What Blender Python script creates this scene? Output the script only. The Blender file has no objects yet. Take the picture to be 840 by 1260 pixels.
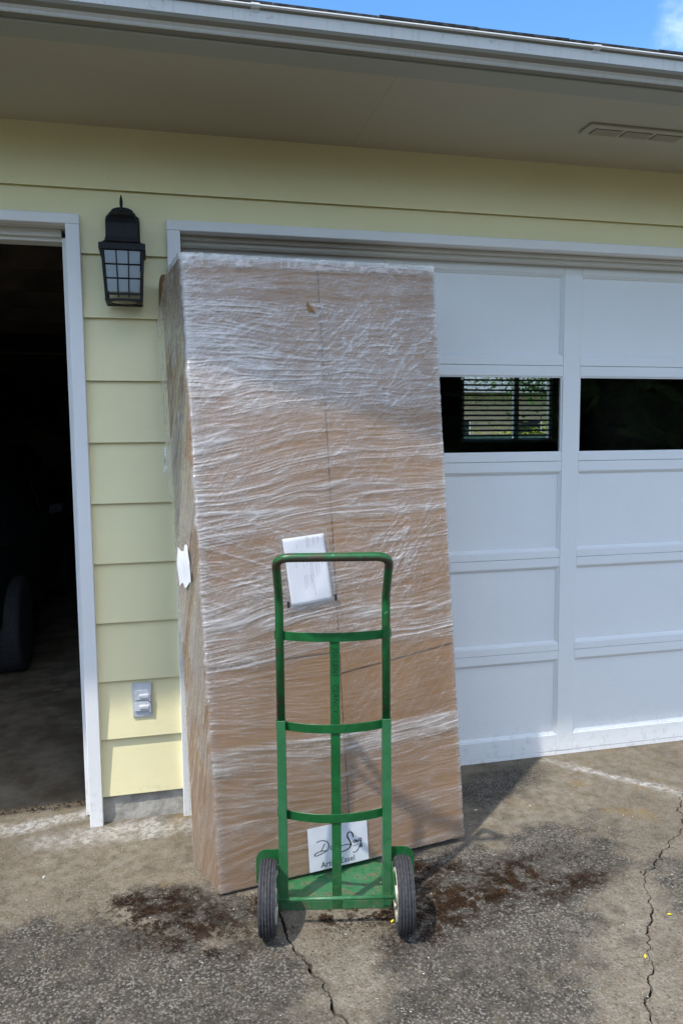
import bpy, bmesh, math, random
import numpy as np
from mathutils import Vector, Matrix, Euler
random.seed(7); rng = np.random.default_rng(11)
S = bpy.context.scene
COL = S.collection
R_ = math.radians

# ------------------------------------------------------------------ camera
cam_d = bpy.data.cameras.new('camera'); cam = bpy.data.objects.new('camera', cam_d); COL.objects.link(cam)
right = Vector((0.97212977, -0.23426417, -0.0091656)); down = Vector((-0.03129632, -0.09092711, -0.99536566)); fwd = Vector((0.23234511, 0.96791144, -0.09572455))
CAM = Vector((0.21838, -2.98891, 1.47299))
M = Matrix((right, -down, -fwd)).transposed().to_4x4(); M.translation = CAM
cam.matrix_world = M
cam_d.sensor_fit = 'VERTICAL'; cam_d.sensor_height = 24; cam_d.lens = 945.61 / 1260 * 24
cam_d.clip_start = 0.05; cam_d.clip_end = 3000
S.camera = cam

# ------------------------------------------------------------------ light and exposure
SX, SN = 0.495, 0.36                                   # shadow travel along the wall and towards it per metre of height
SUN_EL = math.atan(1 / math.hypot(SX, SN)); SUN_ROT = math.atan2(-SX, -SN)
w = bpy.data.worlds.new('World'); S.world = w; w.use_nodes = True
nt = w.node_tree; nt.nodes.clear()
def wn(t, **k):
    n = nt.nodes.new(t)
    for a, b in k.items(): setattr(n, a, b)
    return n
sky = wn('ShaderNodeTexSky', sky_type='NISHITA', sun_disc=False, sun_elevation=SUN_EL, sun_rotation=SUN_ROT, altitude=200, air_density=1.0, dust_density=0.3, ozone_density=2.5)
hs = wn('ShaderNodeHueSaturation'); hs.inputs['Saturation'].default_value = 1.22
nt.links.new(sky.outputs[0], hs.inputs['Color'])
tc = wn('ShaderNodeTexCoord')
cn = wn('ShaderNodeTexNoise'); cn.inputs['Scale'].default_value = 2.6; cn.inputs['Detail'].default_value = 9; cn.inputs['Roughness'].default_value = 0.6
mp = wn('ShaderNodeMapping'); mp.inputs['Location'].default_value = (3.1, 1.7, 0.4); mp.inputs['Scale'].default_value = (1, 1, 1.6)
nt.links.new(tc.outputs['Generated'], mp.inputs[0]); nt.links.new(mp.outputs[0], cn.inputs['Vector'])
cd = wn('ShaderNodeVectorMath', operation='DISTANCE'); cd.inputs[1].default_value = (0.60, 0.695, 0.385)
nt.links.new(tc.outputs['Generated'], cd.inputs[0])
cm = wn('ShaderNodeMapRange'); cm.inputs[1].default_value = 0.0; cm.inputs[2].default_value = 0.12; cm.inputs[3].default_value = 0.225; cm.inputs[4].default_value = 0.0
nt.links.new(cd.outputs['Value'], cm.inputs[0])
ad = wn('ShaderNodeMath', operation='ADD'); nt.links.new(cn.outputs['Fac'], ad.inputs[0]); nt.links.new(cm.outputs[0], ad.inputs[1])
cr = wn('ShaderNodeMapRange', interpolation_type='SMOOTHSTEP'); cr.inputs[1].default_value = 0.46; cr.inputs[2].default_value = 0.80
gd = wn('ShaderNodeVectorMath', operation='DISTANCE'); gd.inputs[1].default_value = (0.36, 0.81, 0.46)
nt.links.new(tc.outputs['Generated'], gd.inputs[0])
gm = wn('ShaderNodeMapRange', interpolation_type='SMOOTHSTEP'); gm.inputs[1].default_value = 0.20; gm.inputs[2].default_value = 0.75; gm.inputs[3].default_value = -0.20; gm.inputs[4].default_value = 0.07
nt.links.new(gd.outputs['Value'], gm.inputs[0])
ad2 = wn('ShaderNodeMath', operation='ADD'); nt.links.new(ad.outputs[0], ad2.inputs[0]); nt.links.new(gm.outputs[0], ad2.inputs[1])
nt.links.new(ad2.outputs[0], cr.inputs[0])
mx = wn('ShaderNodeMix', data_type='RGBA'); nt.links.new(cr.outputs[0], mx.inputs[0]); nt.links.new(hs.outputs[0], mx.inputs[6]); mx.inputs[7].default_value = (10.0, 10.2, 10.6, 1)
bg = wn('ShaderNodeBackground'); bg.inputs[1].default_value = 0.15
nt.links.new(mx.outputs[2], bg.inputs[0])
wo = wn('ShaderNodeOutputWorld'); nt.links.new(bg.outputs[0], wo.inputs[0])

sd = bpy.data.lights.new('sun', 'SUN'); sd.energy = 2.1; sd.angle = R_(1.1); sd.color = (1.0, 0.955, 0.88)
so = bpy.data.objects.new('sun', sd); COL.objects.link(so)
so.rotation_euler = Vector((SX, SN, -1)).to_track_quat('-Z', 'Y').to_euler(); so.location = (-3, -3, 8)
S.view_settings.view_transform = 'Standard'; S.view_settings.look = 'None'; S.view_settings.exposure = 1.05; S.view_settings.gamma = 1
S.cycles.transparent_max_bounces = 24; S.cycles.max_bounces = 10; S.cycles.diffuse_bounces = 5

# ------------------------------------------------------------------ material helpers
class NT:
    def __init__(s, name):
        s.m = bpy.data.materials.new(name); s.m.use_nodes = True; s.t = s.m.node_tree; s.t.nodes.clear()
        s.out = s.n('ShaderNodeOutputMaterial')
    def n(s, t, inp=None, **k):
        x = s.t.nodes.new(t)
        for a, b in k.items(): setattr(x, a, b)
        for a, b in (inp or {}).items():
            if hasattr(b, 'is_output') or isinstance(b, bpy.types.NodeSocket): s.t.links.new(b, x.inputs[a])
            else: x.inputs[a].default_value = b
        return x
    def math(s, op, a, b=0.0, c=None, clamp=False):
        x = s.n('ShaderNodeMath', {0: a, 1: b}, operation=op); x.use_clamp = clamp
        if c is not None: s.n
        return x.outputs[0]
    def mr(s, v, a, b, c=0.0, d=1.0, smooth=True):
        return s.n('ShaderNodeMapRange', {0: v, 1: a, 2: b, 3: c, 4: d}, interpolation_type='SMOOTHSTEP' if smooth else 'LINEAR').outputs[0]
    def mix(s, f, a, b, blend='MIX'):
        x = s.n('ShaderNodeMix', {0: f, 6: a, 7: b}, data_type='RGBA', blend_type=blend); return x.outputs[2]
    def pos(s, scale=(1, 1, 1), loc=(0, 0, 0), rot=(0, 0, 0), obj=False):
        src = s.n('ShaderNodeTexCoord').outputs['Object'] if obj else s.n('ShaderNodeNewGeometry').outputs['Position']
        return s.n('ShaderNodeMapping', {0: src, 1: loc, 2: rot, 3: scale}).outputs[0]
    def noise(s, vec, scale, detail=4, rough=0.55, dist=0.0):
        return s.n('ShaderNodeTexNoise', {'Vector': vec, 'Scale': scale, 'Detail': detail, 'Roughness': rough, 'Distortion': dist}).outputs['Fac']
    def bump(s, h, strength=0.3, dist=0.01, normal=None):
        i = {'Height': h, 'Strength': strength, 'Distance': dist}
        if normal is not None: i['Normal'] = normal
        return s.n('ShaderNodeBump', i).outputs[0]
    def bsdf(s, base, rough=0.6, normal=None, spec=0.4, metal=0.0, **k):
        i = {'Base Color': base, 'Roughness': rough, 'Specular IOR Level': spec, 'Metallic': metal}
        if normal is not None: i['Normal'] = normal
        i.update(k); b = s.n('ShaderNodeBsdfPrincipled', i); s.t.links.new(b.outputs[0], s.out.inputs[0]); return b
    def link(s, sh): s.t.links.new(sh, s.out.inputs[0])
def C4(c): return (c[0], c[1], c[2], 1)

def simple(name, c, rough=0.6, var=0.12, scale=8, bump=0.1, bscale=60, stretch=(1, 1, 1), spec=0.4, metal=0.0, c2=None):
    a = NT(name); p = a.pos(stretch)
    n1 = a.noise(p, scale, 5)
    d = c2 or tuple(x * (1 - 2 * var) for x in c); l = c if c2 else tuple(min(1, x * (1 + var)) for x in c)
    col = a.mix(a.mr(n1, 0.3, 0.7), C4(d), C4(l))
    n2 = a.noise(p, bscale, 4)
    a.bsdf(col, a.mr(n1, 0.2, 0.8, rough * 0.9, min(1, rough * 1.1)), a.bump(n2, bump, 0.004), spec, metal)
    return a.m

def paint(name, c, dirt, dirt_amt=0.35, grain=(3, 3, 60), rough=0.5, low_dirt=True):
    """painted timber: faint grain relief, blotches, specks and rubbed dirt"""
    a = NT(name); p = a.pos(); g = a.pos(grain)
    blot = a.noise(p, 2.3, 6, 0.6)
    fine = a.noise(g, 6, 6, 0.65)
    spk = a.noise(p, 75, 2)
    col = a.mix(a.mr(blot, 0.3, 0.75, 0, 0.16), C4(c), C4(dirt))
    col = a.mix(a.mr(fine, 0.5, 0.8, 0, 0.12), col, C4(dirt))
    col = a.mix(a.mr(spk, 0.74, 0.79, 0, dirt_amt), col, C4(tuple(x * 0.45 for x in dirt)))
    if low_dirt:
        z = a.n('ShaderNodeSeparateXYZ', {0: p}).outputs[2]
        low = a.math('MULTIPLY', a.mr(z, 0.0, 0.25, 1, 0), a.mr(a.noise(p, 30, 5, 0.7), 0.5, 0.68))
        col = a.mix(a.math('MULTIPLY', low, 0.22), col, C4((0.16, 0.14, 0.11)))
    nrm = a.bump(a.noise(g, 9, 5, 0.6), 0.16, 0.004)
    nrm = a.bump(blot, 0.12, 0.03, nrm)
    a.bsdf(col, rough, nrm, 0.35)
    return a.m

YEL = paint('yellow_paint', (0.86, 0.785, 0.47), (0.69, 0.61, 0.30), 0.25, (2, 3, 34))
WHITE = paint('white_paint', (0.80, 0.80, 0.78), (0.55, 0.53, 0.48), 0.45, (30, 30, 3))
WHITEH = paint('white_paint_flat_grain', (0.80, 0.80, 0.78), (0.55, 0.53, 0.48), 0.45, (3, 30, 30))
DOORW = paint('door_paint', (0.755, 0.775, 0.765), (0.60, 0.61, 0.59), 0.25, (4, 20, 20), 0.45)
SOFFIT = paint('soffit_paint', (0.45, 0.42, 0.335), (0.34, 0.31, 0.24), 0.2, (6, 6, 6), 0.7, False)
FASC = paint('fascia_paint', (0.36, 0.37, 0.32), (0.24, 0.25, 0.20), 0.3, (3, 20, 20), 0.7, False)
CASEJ = paint('jamb_paint', (0.66, 0.65, 0.60), (0.45, 0.43, 0.38), 0.4, (3, 20, 20), 0.6)

def gutter_mat():
    a = NT('gutter_enamel'); p = a.pos()
    st = a.noise(a.pos((16, 1, 0.8)), 5, 5, 0.6)
    z = a.n('ShaderNodeSeparateXYZ', {0: p}).outputs[2]
    col = a.mix(a.mr(st, 0.5, 0.85, 0, 0.38), C4((0.53, 0.54, 0.52)), C4((0.27, 0.26, 0.22)))
    gr = a.noise(a.pos((7, 7, 7)), 6, 6, 0.7)
    col = a.mix(a.mr(gr, 0.6, 0.75, 0, 0.6), col, C4((0.20, 0.20, 0.15)))
    a.bsdf(col, 0.38, a.bump(gr, 0.08, 0.004), 0.4); return a.m
GUTTER = gutter_mat()
SHINGLE = simple('asphalt_shingle', (0.07, 0.068, 0.066), 0.95, 0.4, 40, 0.6, 300)
BLACKM = simple('black_lantern_metal', (0.006, 0.006, 0.007), 0.5, 0.3, 40, 0.15, 200, spec=0.25)
GREYPL = simple('grey_plate', (0.50, 0.53, 0.56), 0.45, 0.06, 30, 0.05, 200)
GREYPL2 = simple('pale_grey_flap', (0.60, 0.62, 0.64), 0.4, 0.05, 30, 0.03, 200)
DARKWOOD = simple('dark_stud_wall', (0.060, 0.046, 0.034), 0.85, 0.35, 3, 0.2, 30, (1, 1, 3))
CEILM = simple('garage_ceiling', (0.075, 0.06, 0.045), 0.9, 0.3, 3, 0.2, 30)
BLIND = simple('blind_slat', (0.16, 0.17, 0.20), 0.45, 0.05, 10, 0.02, 60)
RUBBERSEAL = simple('dark_seal', (0.05, 0.045, 0.04), 0.9, 0.3, 40, 0.3, 200)
RUBBER = simple('tyre_rubber', (0.028, 0.029, 0.033), 0.75, 0.4, 90, 0.3, 260, c2=(0.055, 0.054, 0.054))
RIMM = simple('cream_rim', (0.50, 0.46, 0.36), 0.5, 0.3, 40, 0.2, 150)
INK = simple('black_ink', (0.012, 0.012, 0.014), 0.5, 0.1, 40, 0.0, 100)
FAINT = simple('grey_print', (0.34, 0.35, 0.40), 0.7, 0.2, 90, 0.0, 100)
TAPEBLK = simple('black_tape', (0.02, 0.02, 0.022), 0.4, 0.1, 40, 0.0, 100)
SOIL = simple('crack_soil', (0.035, 0.027, 0.018), 1.0, 0.4, 60, 0.6, 120)

def green_paint(nm='green_enamel', fade=0.0):
    a = NT(nm); p = a.pos(); z = a.n('ShaderNodeSeparateXYZ', {0: p}).outputs[2]
    n = a.noise(p, 16, 6, 0.65); f = a.noise(p, 120, 3); q = a.noise(p, 38, 6, 0.7)
    col = a.mix(a.mr(n, 0.35, 0.7), C4((0.005, 0.078, 0.018)), C4((0.010, 0.118, 0.030)))
    col = a.mix(a.mr(q, 0.3, 0.65, fade * 0.55, fade), col, C4((0.042, 0.165, 0.070)))
    dull = a.mr(z, 0.02, 0.32, 0.5, 0.0)
    col = a.mix(a.math('MULTIPLY', dull, a.mr(q, 0.35, 0.65)), col, C4((0.075, 0.165, 0.080)))
    rl = a.math('ADD', q, a.mr(z, -0.02, 0.20, 0.17, 0.0))
    rust = a.mr(rl, 0.70, 0.80)
    col = a.mix(rust, col, a.mix(a.mr(f, 0.35, 0.65), C4((0.075, 0.045, 0.022)), C4((0.17, 0.125, 0.075))))
    chip = a.mr(a.noise(p, 70, 2, 0.5), 0.745, 0.765)
    col = a.mix(chip, col, C4((0.45, 0.47, 0.42)))
    nr = a.bump(q, 0.12, 0.003); nr = a.bump(f, 0.10, 0.002, nr)
    rg = a.mix(rust, (0.34, 0.34, 0.34, 1), (0.85, 0.85, 0.85, 1))
    a.bsdf(col, rg, nr, 0.45); return a.m
GREEN = green_paint(); FADED = green_paint('faded_green_enamel', 0.75)
def worn_grip():
    a = NT('worn_green_grip'); p = a.pos()
    q = a.noise(p, 34, 6, 0.7); nz = a.n('ShaderNodeNewGeometry').outputs['Normal']
    col = a.mix(a.mr(q, 0.3, 0.7), C4((0.006, 0.105, 0.024)), C4((0.012, 0.150, 0.038)))
    col = a.mix(a.mr(a.noise(p, 26, 6, 0.75), 0.56, 0.62), col, C4((0.075, 0.040, 0.026)))
    pz = a.n('ShaderNodeSeparateXYZ', {0: p}).outputs[2]; nn = a.n('ShaderNodeSeparateXYZ', {0: nz})
    hold = a.math('MULTIPLY', a.mr(pz, 1.085, 1.10), a.mr(a.math('ADD', nn.outputs[2], a.math('MULTIPLY', a.math('SUBTRACT', q, 0.5), 1.2)), 0.15, -0.10))
    col = a.mix(a.math('MULTIPLY', hold, 0.85), col, C4((0.050, 0.030, 0.022)))
    col = a.mix(a.mr(a.noise(p, 60, 3, 0.6), 0.715, 0.735), col, C4((0.5, 0.5, 0.46)))
    a.bsdf(col, 0.36, a.bump(q, 0.15, 0.003), 0.45); return a.m
GRIP = worn_grip()

def concrete():
    a = NT('driveway_concrete'); P = a.n('ShaderNodeNewGeometry').outputs['Position']
    sx = a.n('ShaderNodeSeparateXYZ', {0: P}); X, Y = sx.outputs[0], sx.outputs[1]
    edge = a.noise(P, 3.2, 7, 0.62); edge2 = a.noise(P, 14, 6, 0.65)
    wob = a.math('ADD', a.math('MULTIPLY', a.math('SUBTRACT', edge, 0.5), 1.25), a.math('MULTIPLY', a.math('SUBTRACT', edge2, 0.5), 0.75))
    slow = a.math('MULTIPLY', a.math('SUBTRACT', a.noise(P, 1.7, 4, 0.6), 0.5), 1.3)
    wob = a.math('ADD', wob, slow)
    def ell(cx, cy, rx, ry, ang, soft=0.45):
        m = a.n('ShaderNodeMapping', {0: P, 1: (cx, cy, 0), 2: (0, 0, R_(ang)), 3: (rx, ry, 1e6)}, vector_type='TEXTURE').outputs[0]
        s2 = a.n('ShaderNodeSeparateXYZ', {0: m}); v = a.n('ShaderNodeCombineXYZ', {0: s2.outputs[0], 1: s2.outputs[1]}).outputs[0]
        l = a.n('ShaderNodeVectorMath', {0: v}, operation='LENGTH').outputs['Value']
        return a.mr(a.math('ADD', l, wob), 1 + soft * 0.5, 1 - soft * 0.5)
    def seg(ax, ay, bx, by, wd):
        L = math.hypot(bx - ax, by - ay); an = math.degrees(math.atan2(by - ay, bx - ax))
        m = a.n('ShaderNodeMapping', {0: P, 1: ((ax + bx) / 2, (ay + by) / 2, 0), 2: (0, 0, R_(an)), 3: (1, 1, 1)}, vector_type='TEXTURE').outputs[0]
        s2 = a.n('ShaderNodeSeparateXYZ', {0: m})
        dx = a.math('MAXIMUM', a.math('SUBTRACT', a.math('ABSOLUTE', s2.outputs[0]), L / 2), 0.0); dy = s2.outputs[1]
        d = a.math('POWER', a.math('ADD', a.math('MULTIPLY', dx, dx), a.math('MULTIPLY', dy, dy)), 0.5)
        d = a.math('ADD', d, a.math('MULTIPLY', a.math('SUBTRACT', edge2, 0.5), 0.08))
        return a.mr(d, wd, wd * 0.1)
    def mxx(*v):
        r = v[0]
        for x in v[1:]: r = a.math('MAXIMUM', r, x)
        return r
    # surface: fines and exposed aggregate
    fine = a.noise(P, 110, 5, 0.7); med = a.noise(P, 22, 6, 0.65)
    vor = a.n('ShaderNodeTexVoronoi', {'Vector': P, 'Scale': 118.0, 'Randomness': 1.0}); vr = vor.outputs['Color']; vd = vor.outputs['Distance']
    vs = a.n('ShaderNodeSeparateColor', {0: vr})
    base = a.mix(a.mr(a.noise(P, 1.8, 6, 0.6), 0.3, 0.7), C4((0.150, 0.124, 0.088)), C4((0.235, 0.204, 0.154)))
    base = a.mix(a.mr(med, 0.35, 0.7), base, C4((0.125, 0.10, 0.066)))
    och = a.math('MULTIPLY', a.mr(a.noise(P, 5.5, 5, 0.6), 0.56, 0.7), a.mr(Y, -0.75, -0.35))
    base = a.mix(a.math('MULTIPLY', och, 0.45), base, C4((0.26, 0.17, 0.05)))
    stone = a.mix(vs.outputs[0], C4((0.036, 0.030, 0.025)), C4((0.27, 0.25, 0.21)))
    stone = a.mix(a.math('MULTIPLY', a.mr(vs.outputs[1], 0.7, 0.9), 0.6), stone, C4((0.25, 0.155, 0.085)))
    expo = a.mr(a.math('ADD', Y, a.math('MULTIPLY', wob, 0.5)), -0.10, -1.0, 0.38, 0.85)
    spot = a.math('MULTIPLY', expo, a.mr(vd, 0.62, 0.30))
    base = a.mix(a.math('MULTIPLY', spot, 0.72), base, stone)
    spk0 = a.mr(a.noise(P, 120, 3, 0.65), 0.55, 0.60)
    base = a.mix(a.math('MULTIPLY', a.math('MULTIPLY', spk0, expo), 0.36), base, C4((0.36, 0.335, 0.285)))
    base = a.mix(a.mr(fine, 0.5, 0.78, 0, 0.45), base, C4((0.11, 0.095, 0.075)))
    # dark algae and oil staining
    dark = mxx(ell(1.52, -0.66, 0.44, 0.26, 40), ell(1.15, -1.02, 0.52, 0.27, 40), ell(1.0, -1.36, 0.40, 0.30, 30), ell(1.18, -0.66, 0.34, 0.20, 10),
               ell(-0.15, -1.0, 0.66, 0.38, -5, 0.9), ell(0.28, -1.0, 0.30, 0.26, -20), ell(-0.05, -1.45, 0.8, 0.4, 0, 0.9), ell(0.28, -0.66, 0.28, 0.16, -30), ell(1.95, -1.12, 0.18, 0.34, 0, 0.6), ell(1.62, -0.05, 0.34, 0.15, 25, 0.8), ell(0.80, -0.80, 0.24, 0.08, 0), ell(0.3, -3.3, 3.4, 1.7, 0, 0.5))  # last ellipse adds an unseen dark patch behind the camera against bounce
    blot = a.noise(p, 2.3, 6, 0.6)
    fine = a.noise(g, 6, 6, 0.65)
    spk = a.noise(p, 75, 2)
    col = a.mix(a.mr(blot, 0.3, 0.75, 0, 0.16), C4(c), C4(dirt))
    col = a.mix(a.mr(fine, 0.5, 0.8, 0, 0.12), col, C4(dirt))
    col = a.mix(a.mr(spk, 0.74, 0.79, 0, dirt_amt), col, C4(tuple(x * 0.45 for x in dirt)))
    if low_dirt:
        z = a.n('ShaderNodeSeparateXYZ', {0: p}).outputs[2]
        low = a.math('MULTIPLY', a.mr(z, 0.0, 0.25, 1, 0), a.mr(a.noise(p, 30, 5, 0.7), 0.5, 0.68))
        col = a.mix(a.math('MULTIPLY', low, 0.22), col, C4((0.16, 0.14, 0.11)))
    nrm = a.bump(a.noise(g, 9, 5, 0.6), 0.16, 0.004)
    nrm = a.bump(blot, 0.12, 0.03, nrm)
    a.bsdf(col, rough, nrm, 0.35)
    return a.m

YEL = paint('yellow_paint', (0.86, 0.785, 0.47), (0.69, 0.61, 0.30), 0.25, (2, 3, 34))
WHITE = paint('white_paint', (0.80, 0.80, 0.78), (0.55, 0.53, 0.48), 0.45, (30, 30, 3))
WHITEH = paint('white_paint_flat_grain', (0.80, 0.80, 0.78), (0.55, 0.53, 0.48), 0.45, (3, 30, 30))
DOORW = paint('door_paint', (0.755, 0.775, 0.765), (0.60, 0.61, 0.59), 0.25, (4, 20, 20), 0.45)
SOFFIT = paint('soffit_paint', (0.45, 0.42, 0.335), (0.34, 0.31, 0.24), 0.2, (6, 6, 6), 0.7, False)
FASC = paint('fascia_paint', (0.36, 0.37, 0.32), (0.24, 0.25, 0.20), 0.3, (3, 20, 20), 0.7, False)
CASEJ = paint('jamb_paint', (0.66, 0.65, 0.60), (0.45, 0.43, 0.38), 0.4, (3, 20, 20), 0.6)

def gutter_mat():
    a = NT('gutter_enamel'); p = a.pos()
    st = a.noise(a.pos((16, 1, 0.8)), 5, 5, 0.6)
    z = a.n('ShaderNodeSeparateXYZ', {0: p}).outputs[2]
    col = a.mix(a.mr(st, 0.5, 0.85, 0, 0.38), C4((0.53, 0.54, 0.52)), C4((0.27, 0.26, 0.22)))
    gr = a.noise(a.pos((7, 7, 7)), 6, 6, 0.7)
    col = a.mix(a.mr(gr, 0.6, 0.75, 0, 0.6), col, C4((0.20, 0.20, 0.15)))
    a.bsdf(col, 0.38, a.bump(gr, 0.08, 0.004), 0.4); return a.m
GUTTER = gutter_mat()
SHINGLE = simple('asphalt_shingle', (0.07, 0.068, 0.066), 0.95, 0.4, 40, 0.6, 300)
BLACKM = simple('black_lantern_metal', (0.006, 0.006, 0.007), 0.5, 0.3, 40, 0.15, 200, spec=0.25)
GREYPL = simple('grey_plate', (0.50, 0.53, 0.56), 0.45, 0.06, 30, 0.05, 200)
GREYPL2 = simple('pale_grey_flap', (0.60, 0.62, 0.64), 0.4, 0.05, 30, 0.03, 200)
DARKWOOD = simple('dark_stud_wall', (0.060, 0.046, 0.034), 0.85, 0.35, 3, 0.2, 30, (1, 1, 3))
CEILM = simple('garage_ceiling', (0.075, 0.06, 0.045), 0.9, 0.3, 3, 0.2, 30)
BLIND = simple('blind_slat', (0.16, 0.17, 0.20), 0.45, 0.05, 10, 0.02, 60)
RUBBERSEAL = simple('dark_seal', (0.05, 0.045, 0.04), 0.9, 0.3, 40, 0.3, 200)
RUBBER = simple('tyre_rubber', (0.028, 0.029, 0.033), 0.75, 0.4, 90, 0.3, 260, c2=(0.055, 0.054, 0.054))
RIMM = simple('cream_rim', (0.50, 0.46, 0.36), 0.5, 0.3, 40, 0.2, 150)
INK = simple('black_ink', (0.012, 0.012, 0.014), 0.5, 0.1, 40, 0.0, 100)
FAINT = simple('grey_print', (0.34, 0.35, 0.40), 0.7, 0.2, 90, 0.0, 100)
TAPEBLK = simple('black_tape', (0.02, 0.02, 0.022), 0.4, 0.1, 40, 0.0, 100)
SOIL = simple('crack_soil', (0.035, 0.027, 0.018), 1.0, 0.4, 60, 0.6, 120)

def green_paint(nm='green_enamel', fade=0.0):
    a = NT(nm); p = a.pos(); z = a.n('ShaderNodeSeparateXYZ', {0: p}).outputs[2]
    n = a.noise(p, 16, 6, 0.65); f = a.noise(p, 120, 3); q = a.noise(p, 38, 6, 0.7)
    col = a.mix(a.mr(n, 0.35, 0.7), C4((0.005, 0.078, 0.018)), C4((0.010, 0.118, 0.030)))
    col = a.mix(a.mr(q, 0.3, 0.65, fade * 0.55, fade), col, C4((0.042, 0.165, 0.070)))
    dull = a.mr(z, 0.02, 0.32, 0.5, 0.0)
    col = a.mix(a.math('MULTIPLY', dull, a.mr(q, 0.35, 0.65)), col, C4((0.075, 0.165, 0.080)))
    rl = a.math('ADD', q, a.mr(z, -0.02, 0.20, 0.17, 0.0))
    rust = a.mr(rl, 0.70, 0.80)
    col = a.mix(rust, col, a.mix(a.mr(f, 0.35, 0.65), C4((0.075, 0.045, 0.022)), C4((0.17, 0.125, 0.075))))
    chip = a.mr(a.noise(p, 70, 2, 0.5), 0.745, 0.765)
    col = a.mix(chip, col, C4((0.45, 0.47, 0.42)))
    nr = a.bump(q, 0.12, 0.003); nr = a.bump(f, 0.10, 0.002, nr)
    rg = a.mix(rust, (0.34, 0.34, 0.34, 1), (0.85, 0.85, 0.85, 1))
    a.bsdf(col, rg, nr, 0.45); return a.m
GREEN = green_paint(); FADED = green_paint('faded_green_enamel', 0.75)
def worn_grip():
    a = NT('worn_green_grip'); p = a.pos()
    q = a.noise(p, 34, 6, 0.7); nz = a.n('ShaderNodeNewGeometry').outputs['Normal']
    col = a.mix(a.mr(q, 0.3, 0.7), C4((0.005, 0.078, 0.018)), C4((0.010, 0.118, 0.030)))
    col = a.mix(a.mr(a.noise(p, 26, 6, 0.75), 0.56, 0.62), col, C4((0.075, 0.040, 0.026)))
    pz = a.n('ShaderNodeSeparateXYZ', {0: p}).outputs[2]; nn = a.n('ShaderNodeSeparateXYZ', {0: nz})
    hold = a.math('MULTIPLY', a.mr(pz, 1.085, 1.10), a.mr(a.math('ADD', nn.outputs[2], a.math('MULTIPLY', a.math('SUBTRACT', q, 0.5), 1.2)), 0.15, -0.10))
    col = a.mix(a.math('MULTIPLY', hold, 0.85), col, C4((0.050, 0.030, 0.022)))
    col = a.mix(a.mr(a.noise(p, 60, 3, 0.6), 0.715, 0.735), col, C4((0.5, 0.5, 0.46)))
    a.bsdf(col, 0.36, a.bump(q, 0.15, 0.003), 0.45); return a.m
GRIP = worn_grip()

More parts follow.
